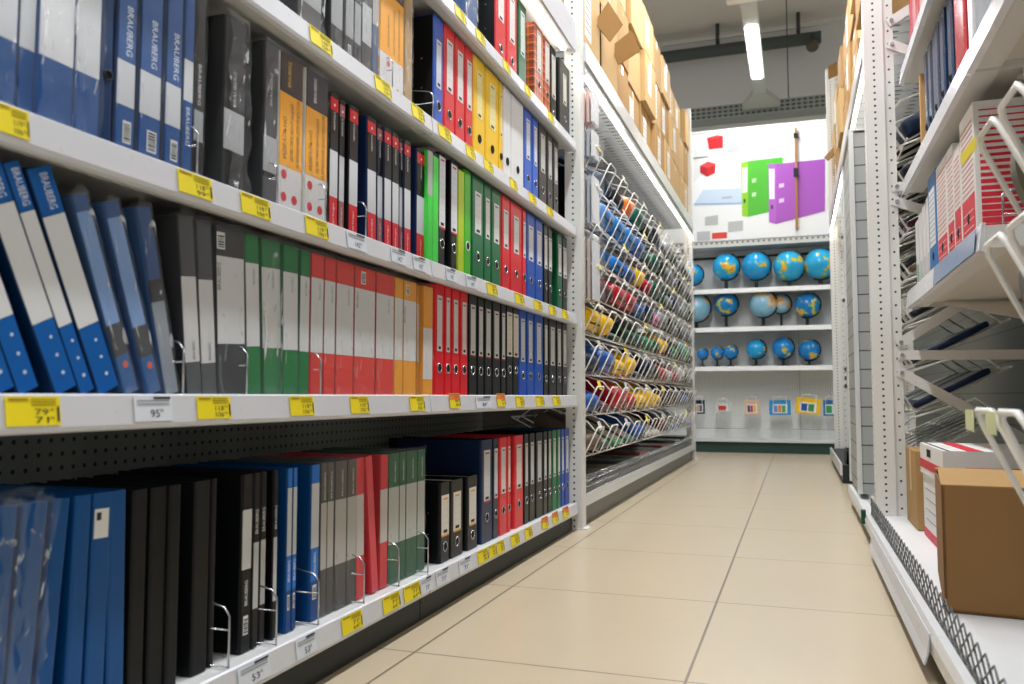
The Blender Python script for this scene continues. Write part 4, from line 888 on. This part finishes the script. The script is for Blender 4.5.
# wire baskets of this rack, seen end-on behind the braces
for k in range(8):
    z = 1.56 - .178 * k; b = thing('wire_basket', ROWN[k] + ' wire basket row seen end-on behind the braces of the carton rack', 'wire basket', (.43, 0, z), (0, 0, math.pi), group='wire baskets of the carton rack')
    pocket_basket(-4.7, -3.53, .145, .115, r=.0042, tip=(.078, .130)).obj('wire_grid', b)
    for i in range(4): basket_divider(0, r=.0042).obj('divider_loop', b, (0, -3.525 - .29 * i, 0))
    cl = ['navy:1 black:1 black:1', 'black:1 navy:1 black:1', 'maroon:2 black:1 black:1', 'brown:2 black:1 black:1', 'black:2 black:2 navy:2', 'navy:2 navy:2 black:2', 'navy:2 black:2 black:2', 'black:2 black:2 black:2'][k]
    if k == 7: continue
    for i, (c, kd) in enumerate(__import__('re').findall(r'([a-z ]+):(\d)', cl)):
        put_pouch(inv[c.strip()], c.strip(), int(kd), (.43, 3.67 + .29 * i, z + .003), (0, ANG, math.pi), 'behind the braces, %s basket' % ROWN[k])
# cartons above
rnd = random.Random(9); y = 3.62
while y < 7.2:
    w = rnd.uniform(.38, .46); z = 2.07
    for t in range(3):
        h = .30 + rnd.uniform(-.02, .02)
        carton(y + .006, y + w - .01, z, h, .315 + rnd.uniform(0, .05), .42, 1, lab=rnd.random() < .3, colm=rnd.choice((CARD, CARDL)), desc='cardboard carton in the %s layer' % TIERN[t], where='on top of the carton rack'); z += h + .002
    y += w
for pts, d in (([(824, 158), (838, 142), (841, 148), (828, 161)], 'lower'), ([(828, 66), (837, 62), (838, 75), (828.5, 79)], 'upper')):
    yy = 7.0 if d == 'lower' else 6.9
    b = thing('cardboard_flap', d + ' loose brown cardboard sheet sticking out over the aisle from the carton rack', 'cardboard sheet', (0, 0, 0))
    MB().quad([at(*pts[0], Y=yy), at(*pts[1], Y=yy), at(*pts[2], Y=yy - .06), at(*pts[3], Y=yy - .06)], .006, CARDD).obj('sheet', b)

# ------------------------------------------------------------ right side: near bay
nb = thing('stationery_bay', 'white near bay on the open side with long shelves over a wire-guarded base', 'shelving', (0, 0, 0))
MB().box(.97, .99, .5, 3.44, .05, 2.3, lined('#8d9191', '#6a6e70', 2, .14, .005, .6, key='grey_back_panel')).obj('back_panel', nb)
dk = MB().box(.262, .97, .75, 4.56, .078, .099, mat('#e0e2e4', .35, key='white_deck')); dk.box(.262, .97, .75, 4.56, .0, .05, PLINTH) if False else None
dk.obj('base_deck', nb)
MB().box(.285, .97, .75, 4.55, 0, .077, mat('#55595a', .5, key='plinth_grey')).obj('plinth', nb)
MB().prism([(.262, .046), (.236, .050), (.232, .086), (.238, .104), (.262, .104)], .75, 4.56, mat('#dcdddf', .3, key='price_rail'), axis=1).obj('price_rail', nb)
MB().prism([(.2325, .094), (.230, .094), (.226, .056), (.220, .034), (.223, .034), (.2295, .056)], 1.80, 3.1, mat('#cfd3dd', .3, key='paper_strip'), axis=1).obj('label_strip', nb)
MB().box(.22, .236, 3.42, 3.45, .07, .12, mat('#1d4a3a', .4, key='green_clip')).obj('clip', nb)
MB().tube([(.27, 2.75, .0), (.25, 2.75, .0), (.245, 2.75, .045)], .012, WST, 6).obj('foot', nb)
# expanded-metal guard
g = MB(); gm = mat('#6d7072', .4, .6, key='guard_mesh'); n = 46; dy = 2.66 / n
for i in range(n):
    y = .78 + dy * i
    for r_ in range(2):
        z0 = .105 + r_ * .032
        g.tube([(.256, y, z0), (.256, y + dy / 2, z0 + .016), (.256, y + dy, z0)], .0017, gm, 4); g.tube([(.256, y, z0 + .032), (.256, y + dy / 2, z0 + .016), (.256, y + dy, z0 + .032)], .0017, gm, 4)
g.tube([(.256, .78, .104), (.256, 3.44, .104)], .0025, gm, 5); g.obj('mesh_guard', nb)
def rshelf(z, y0, y1, X=.40, rail=.075):
    s = MB().box(X + .012, .96, y0, y1, z - .03, z - .004, mat('#d8d4cb', .5, key='shelf_underside')).box(X + .012, X + .07, y0, y1, z - .045, z - .03, WST)
    s.box(X + .012, .96, y0 - .003, y0 - .0005, z - .047, z + .004, WST).box(X + .012, .96, y1 + .0005, y1 + .003, z - .047, z + .004, WST)
    so = s.obj('shelf', nb)
    MB().prism([(X + .0115, z - rail + .02), (X - .004, z - rail + .024), (X + .004, z + .012), (X + .0115, z + .012)], y0 + .002, y1 - .002, mat('#d9dbe0', .25, key='price_rail'), axis=1).obj('price_rail', so)
    for yy in (y0 + .05, y1 - .06):
        MB().prism([(X + .12, z - .046), (.96, z - .046), (.96, z - .15), (X + .25, z - .075)], yy, yy + .03, mat('#dcd8cf', .45, key='bracket_steel'), axis=1).obj('bracket', so)
ZL, ZM, ZT = .930, 1.365, 1.79
rshelf(ZL, 2.10, 3.43); rshelf(ZM, 2.18, 3.43); rshelf(ZM, .8, 2.17); rshelf(ZT, 2.0, 3.43)
MB().quad([(.393, 2.14, ZL - .05), (.393, 2.75, ZL - .05), (.398, 2.75, ZL + .005), (.398, 2.14, ZL + .005)], .0015, mat('#7f93b4', .2, key='blue_label_film')).obj('label_strip', nb)

# archive boxes on the eye-level shelf
RED = '#d62f40'
def archive_box(y0, y1, h, D, labd, side=False, red_to=.32, X=.425, cover='#e3e1de', holes=True):
    t = y1 - y0; o = thing('archive_box', labd, 'archive box', (X, (y0 + y1) / 2, ZL + .001), (0, 0, math.pi), 'archive boxes on the eye-level shelf'); w = t / 2 - .001
    m = mat(cover, .5, key='box_board'); MB().bbox(-D, 0, -w, w, 0, h, m, .003).obj('box_body', o)
    p = MB(); rm = mat(RED, .5, key='box_print')
    if cover == '#e3e1de':
        p.box(.0002, .001, -w * .85, w * .85, .004, h * red_to, rm)
        z = h * red_to + .012
        while z < h * .9: p.box(.0002, .001, -w * .8, w * .8, z, z + .0022, mat('#d98a90', .5, key='box_print')); z += .014
        for k in range(4): p.box(.0011, .0014, -w * .7, w * .7, h * (.06 + .06 * k), h * (.066 + .06 * k), mat(cover, .5, key='box_board'))
    else:
        p.box(.0002, .001, -w * .7, w * .7, h * .3, h * .85, mat('#dfe4ea', .5, key='box_print'))
        for k in range(10): p.box(.001, .0013, -w * .6, w * .6, h * (.34 + .05 * k), h * (.348 + .05 * k), GREYINK)
    p.obj('printed_spine', o)
    if holes: MB().cyl((.0012, 0, h * .2), (1, 0, 0), min(.014, w * .45), .0006, HOLE, 18).obj('finger_hole', o)
    if side:
        q = MB(); z = .006; k = 0   # the wide face towards the near end carries red bars that shorten in a curve
        while z < h - .01:
            f = z / h; th = .0135 * (1 - f) ** 1.0 + .0022; ln = D * (.62 - .30 * math.sin(f * 2.1)) if f < .62 else D * (.28 + (f - .62) * 1.3)
            q.box(-.012 - ln, -.012, w + .0002, w + .001, z, z + th, rm); z += .0165
        q.obj('printed_side', o)
    return o
archive_box(2.265, 2.45, .345, .36, 'red and white archive box showing its red-barred wide side at the shelf end', True, .36)
archive_box(2.455, 2.55, .30, .36, 'red and white archive box standing directly behind the red-barred one', False, .42)
archive_box(2.555, 2.66, .325, .36, 'slim red and white archive box in the middle of its row', False, .34)
archive_box(2.665, 2.85, .325, .36, 'wide red and white archive box next to the blue one', False, .30)
archive_box(2.86, 3.02, .335, .36, 'blue archive box with white ruled panel', cover='#1f6fb4')
for i, (a, b) in enumerate(((3.03, 3.11), (3.12, 3.20), (3.21, 3.29), (3.30, 3.38))):
    t = b - a; o = thing('magazine_file', '', 'magazine file', (.43, (a + b) / 2, ZL + .001), (0, 0, math.pi)); later(o, 'white magazine file', 'between the blue box and the frame')
    MB().prism([(-.26, 0), (0, 0), (0, .29 - .01 * i), (-.10, .30 - .01 * i), (-.26, .30 - .01 * i)], -t / 2 + .001, t / 2 - .001, mat('#dfe0e0', .5, key='file_board'), axis=1).obj('file_body', o)
    MB().box(.0003, .001, -t * .3, t * .3, .04, .10, mat('#7fae8a' if i == 3 else '#c4c7ca', .5, key='file_label')).obj('spine_label', o)
# chrome rail at the shelf end
o = tag(MB().tube([(.45, 2.115, ZL), (.45, 2.115, ZL + .075), (.47, 2.115, ZL + .085), (.9, 2.115, ZL + .085)], .003, CHROME, 6).tube([(.45, 2.115, ZL + .03), (.9, 2.115, ZL + .03)], .002, CHROME, 5).tube([(.45, 2.115, ZL + .055), (.9, 2.115, ZL + .055)], .002, CHROME, 5).obj('shelf_end_rail'), 'chrome wire end rail in front of the red-barred archive box', 'wire rail')

# navy and red binders on the upper shelf
def right_binder(y0, y1, z, h, col, desc, where, ring=True, X=.43):
    t = y1 - y0; o = thing('lever_arch_binder', '', 'binder', (X, (y0 + y1) / 2, z), (0, 0, math.pi)); later(o, desc, where)
    MB().prism(u_shape(t - .002, .28, r=.02), 0, h, mat(col, .25, key='glossy_binder')).obj('cover', o)
    if ring: MB().torus((.001, 0, h * .25), (1, 0, 0), .011, .002, BLACK, 16, 5).cyl((.0003, 0, h * .25), (1, 0, 0), .010, .0005, HOLE, 16).obj('finger_ring', o)
for a, b in ((2.99, 3.065), (2.90, 2.985), (2.76, 2.89), (2.66, 2.75), (2.53, 2.62)): right_binder(a, b, ZM, .33, '#1b3a5e', 'glossy navy binder', 'on the shelf over the archive boxes')
right_binder(2.35, 2.51, ZM, .33, '#b92c3c', 'glossy red binder beside the navy ones', 'on the shelf over the archive boxes', False)
right_binder(2.24, 2.33, ZM, .33, '#b9bdc2', 'pale grey binder at the shelf joint', 'on the shelf over the archive boxes', False)
for a, b, c in ((3.31, 3.38, '#c24a58'), (3.22, 3.30, '#d98f98'), (3.13, 3.21, '#c24a58'), (3.03, 3.12, '#dba2a8'), (2.94, 3.02, '#c24a58'), (2.86, 2.93, '#b93848')):
    right_binder(a, b, ZT, .32, c, 'red binder' if c != '#d98f98' and c != '#dba2a8' else 'pale pink binder', 'on the topmost open-side shelf', False)
o = thing('chipboard_sheet', 'light brown board standing at the far end beside the navy binders', 'board', (.425, 3.12, ZM + .001))
MB().bbox(0, .30, 0, .022, 0, .30, mat('#c79d68', .7, key='chipboard', bump=.1), .002).obj('board', o)

# cartons on the base
o = thing('cardboard_box', 'big brown open-topped cardboard box on the white base deck', 'cardboard box', (.283, 1.963, .1), (0, 0, R(-6.5)))
w, d, h = .46, .46, .262; b = MB(); cm = mat('#8f6a40', .8, key='cardboard_dark', bump=.12, bscale=22)
for a in ((0, w, 0, .006), (0, w, d - .006, d), (0, .006, 0, d), (w - .006, w, 0, d)): b.box(a[0], a[1], a[2], a[3], 0, h, cm)
b.box(0, w, 0, d, 0, .006, cm); b.obj('box_body', o)
MB().quad([(0, 0, h), (w, 0, h), (w, .19, h + .020), (.0, .19, h + .020)], .005, CARD).obj('flap', o)
MB().quad([(0, d, h), (w, d, h), (w, d - .2, h + .012), (0, d - .2, h + .012)], .005, CARD).obj('flap', o)
o = thing('archive_carton', 'white lidded archive box with red stripes behind the big brown box', 'archive box', (.384, 2.58, .1))
w, d, h = .42, .44, .298; wm = mat('#e4e3e1', .5, key='white_board'); rm = mat('#d23042', .5, key='red_stripe')
MB().box(0, w, 0, d, 0, h - .03, wm).obj('box_body', o)
L = MB().box(-.006, w + .006, -.006, d + .006, h - .095, h, wm); lo = L.obj('lid', o)
MB().box(-.0072, -.006, -.006, d + .006, h - .075, h - .048, rm).box(.05, w, -.0072, -.006, h - .075, h - .045, rm).box(.055, .095, -.006, d + .006, h, h + .0008, rm).box(.005, .012, -.006, d + .006, h, h + .0008, INK).obj('red_stripe', lo)
MB().box(-.0075, -.006, d * .5, d * .5 + .07, h - .035, h - .012, HOLE).obj('hand_hole', lo)
s = MB().box(-.001, 0, 0, d, .002, .030, rm)
for k in range(4): s.box(-.001, 0, .04, d - .05, .06 + .032 * k, .062 + .032 * k, GREYINK)
s.obj('printed_front', o)
MB().box(-.0078, -.006, .03, .045, h - .078, h - .05, mat('#6b6e72', .5, key='print')).box(-.0078, -.006, .052, .10, h - .074, h - .060, mat('#9a9ca0', .5, key='print')).obj('printed_mark', lo)
o = thing('cardboard_box', 'narrow brown cardboard box between the white archive box and the post', 'cardboard box', (.372, 3.10, .1))
MB().bbox(0, .30, 0, .27, 0, .265, CARD, .004).obj('box_body', o); MB().box(-.0008, .0, .115, .155, .12, .265, mat('#c7a878', .3, key='packing_tape')).obj('packing_tape', o)
o = thing('clear_bag', 'small clear bag of white cards on the base beside the post', 'bag', (.27, 3.62, .1)); MB().bbox(0, .09, 0, .22, 0, .045, FILMH, .012).obj('bag_skin', o); MB().box(.01, .08, .02, .2, .004, .03, mat('#c9b9b6', .5, key='cards')).obj('card_stack', o)

# near sloping baskets with dark files
NT = (.077, .17); NL = (-.42, .22); NA = math.atan2(.22, .42)
for k, (xc, z, lb) in enumerate(((.350, .775, 'upper near wire basket holding olive files level with the archive boxes'), (.345, .600, 'middle near wire basket of files under the eye-level shelf'), (.322, .360, 'lower near wire basket with pale green tags'))):
    DYN = (.065, .02, 0)[k]
    b = thing('wire_basket', lb, 'wire basket', (xc, 0, z), (0, 0, math.pi), group='near wire baskets')
    pocket_basket(-1.36 - DYN, -.74 - DYN, .14, .115, r=.0046, tip=NT, leg=NL).obj('wire_grid', b)
    if k == 0: MB().quad([(NT[0] + .008, -1.52, NT[1] - .016), (NT[0] + .008, -1.400, NT[1] - .020), (NT[0] + .008, -1.400, NT[1] + .0), (NT[0] + .008, -1.52, NT[1] + .004)], .001, TAG).obj('price_tag', b)
    if k == 2: MB().quad([(NT[0] + .007, -1.40, NT[1] - .030), (NT[0] + .007, -1.34, NT[1] - .030), (NT[0] + .007, -1.34, NT[1]), (NT[0] + .007, -1.40, NT[1])], .001, mat('#dfe6b4', .5, key='pale_tag')).obj('price_tag', b)
    if k == 2: MB().quad([(NT[0] + .007, -1.26, NT[1] - .030), (NT[0] + .007, -1.20, NT[1] - .030), (NT[0] + .007, -1.20, NT[1]), (NT[0] + .007, -1.26, NT[1])], .001, mat('#dfe6b4', .5, key='pale_tag')).obj('price_tag', b)
    if k == 2: continue
    for i in range(7):
        y = 1.335 + DYN - .075 * i; o = thing('document_file', '', 'file', (xc, y, z + .003), (0, NA, math.pi)); later(o, ('olive' if k == 0 else 'grey') + ' sleeve file', 'in the %s near wire basket' % ('upper', 'middle')[k])
        mb = MB(); cc = mat('#6a6552' if k == 0 else '#70706e', .4, key='sleeve'); n = 10
        prof = [(-.30, 0), (-.008, 0)] + [(-.008 - .05 * (1 - math.cos(t * math.pi / 2 / n)), .06 + .09 * math.sin(t * math.pi / 2 / n)) for t in range(n + 1)] + [(-.30, .15)]
        mb.prism(prof, -.016, .016, cc, axis=1); mb.obj('sleeve', o)
        MB().prism([(-.29, .02), (-.02, .02), (-.065, .160), (-.29, .160)], -.010, .010, mat('#d6d3c4', .6, key='papers'), axis=1).obj('paper_insert', o)

# ------------------------------------------------------------ overhead: lamps, tray, pipe
ltm = mat('#b9bdb8', .5, key='lamp_channel')
lt = thing('ceiling_lamp', 'long suspended tube lamp over the aisle ending at the cable tray', 'lamp', (-.305, 0, 3.70))
MB().box(-.065, .065, 6.55, 9.30, .012, .075, ltm).obj('channel', lt)
MB().box(-.045, .045, 7.20, 8.42, -.004, .011, emis('#f4fff8', 14, 'tube')).obj('diffuser', lt)
MB().box(-.16, .16, 6.45, 6.72, -.006, .09, WHITE).obj('end_housing', lt)
MB().prism([(-.065, 8.9), (.065, 8.9), (.20, 9.28), (.20, 9.36), (-.20, 9.36), (-.20, 9.28)], .008, .07, ltm).obj('end_plate', lt)
ct = thing('cable_tray', 'perforated grey cable tray crossing behind the tube lamp', 'cable tray', (0, 9.38, 3.66))
MB().box(-3.5, 3.5, 0, .02, 0, .14, dotted('#959c98', '#4c5350', (0, 2), .06, .045, .014, .5, stretch=1.6, key='tray_steel')).box(-3.5, 3.5, .021, .26, 0, .012, mat('#8a918d', .5, key='tray_floor')).obj('tray_channel', ct)
for x in (-2, -.02, 2): MB().tube([(x, .1, .0), (x, .1, 2.23)], .006, DARKGREY, 5).obj('hanger_wire', ct)
pp = thing('ceiling_pipe', 'dark pipe with a thin white rail running along the far wall', 'pipe', (0, 12.0, 5.52))
a, b = at(690, 52, Y=12.0), at(822, 33, Y=12.0)
MB().cyl((-6, 0, 0), (1, 0, 0), .085, 6.42, mat('#4d5652', .5, key='pipe_paint'), 16).obj('pipe', pp)
MB().box(-6, .75, -.04, .0, .16, .20, mat('#d0cfc8', .5, key='rail_paint')).obj('rail', pp)
for x in (-4, -1.0, .1): MB().box(x, x + .05, -.05, .05, .10, .38, DARKGREY).obj('bracket', pp)
sd = thing('loudspeaker', 'small round dark fitting at the end of the ceiling pipe', 'ceiling fitting', (.30, 11.75, 5.42)); MB().cyl((0, 0, -.11), (.0, -.5, -.3), .085, .12, mat('#5c5348', .5, key='fitting'), 18, r2=.065).obj('horn', sd); MB().box(-.03, .03, -.02, .2, -.1, .06, DARKGREY).obj('mount_bracket', sd)

def area(name, loc, sx, sy, power, rot=(0, 0, 0), col=(.965, .985, 1)):
    l = bpy.data.lights.new(name, 'AREA'); l.shape = 'RECTANGLE'; l.size = sx; l.size_y = sy; l.energy = power; l.color = col
    o = bpy.data.objects.new(name, l); C.objects.link(o); o.location = loc; o.rotation_euler = rot; return o
for y, p in ((-1.2, 20), (.9, 30), (2.9, 46), (4.9, 46), (7.8, 21)): area('aisle_tube_lamp', (-.305, y, 3.66 if y < 7 else 3.685), .12, 1.3, p)
for x in (-3.4, 2.9):
    for y in (0, 3, 6, 9.9): area('added_side_fill', (x, y, 3.66), .12, 1.3, 42)  # unseen area lights added beside the aisle to brighten rack tops and far wall
w = bpy.data.worlds.new('world'); bpy.context.scene.world = w; w.use_nodes = True
w.node_tree.nodes['Background'].inputs[0].default_value = (.93, .96, 1, 1); w.node_tree.nodes['Background'].inputs[1].default_value = .30
finish_labels()
vs = bpy.context.scene.view_settings; vs.view_transform = 'Standard'; vs.look = 'None'; vs.gamma = 1; vs.use_curve_mapping = False; vs.exposure = 0.42
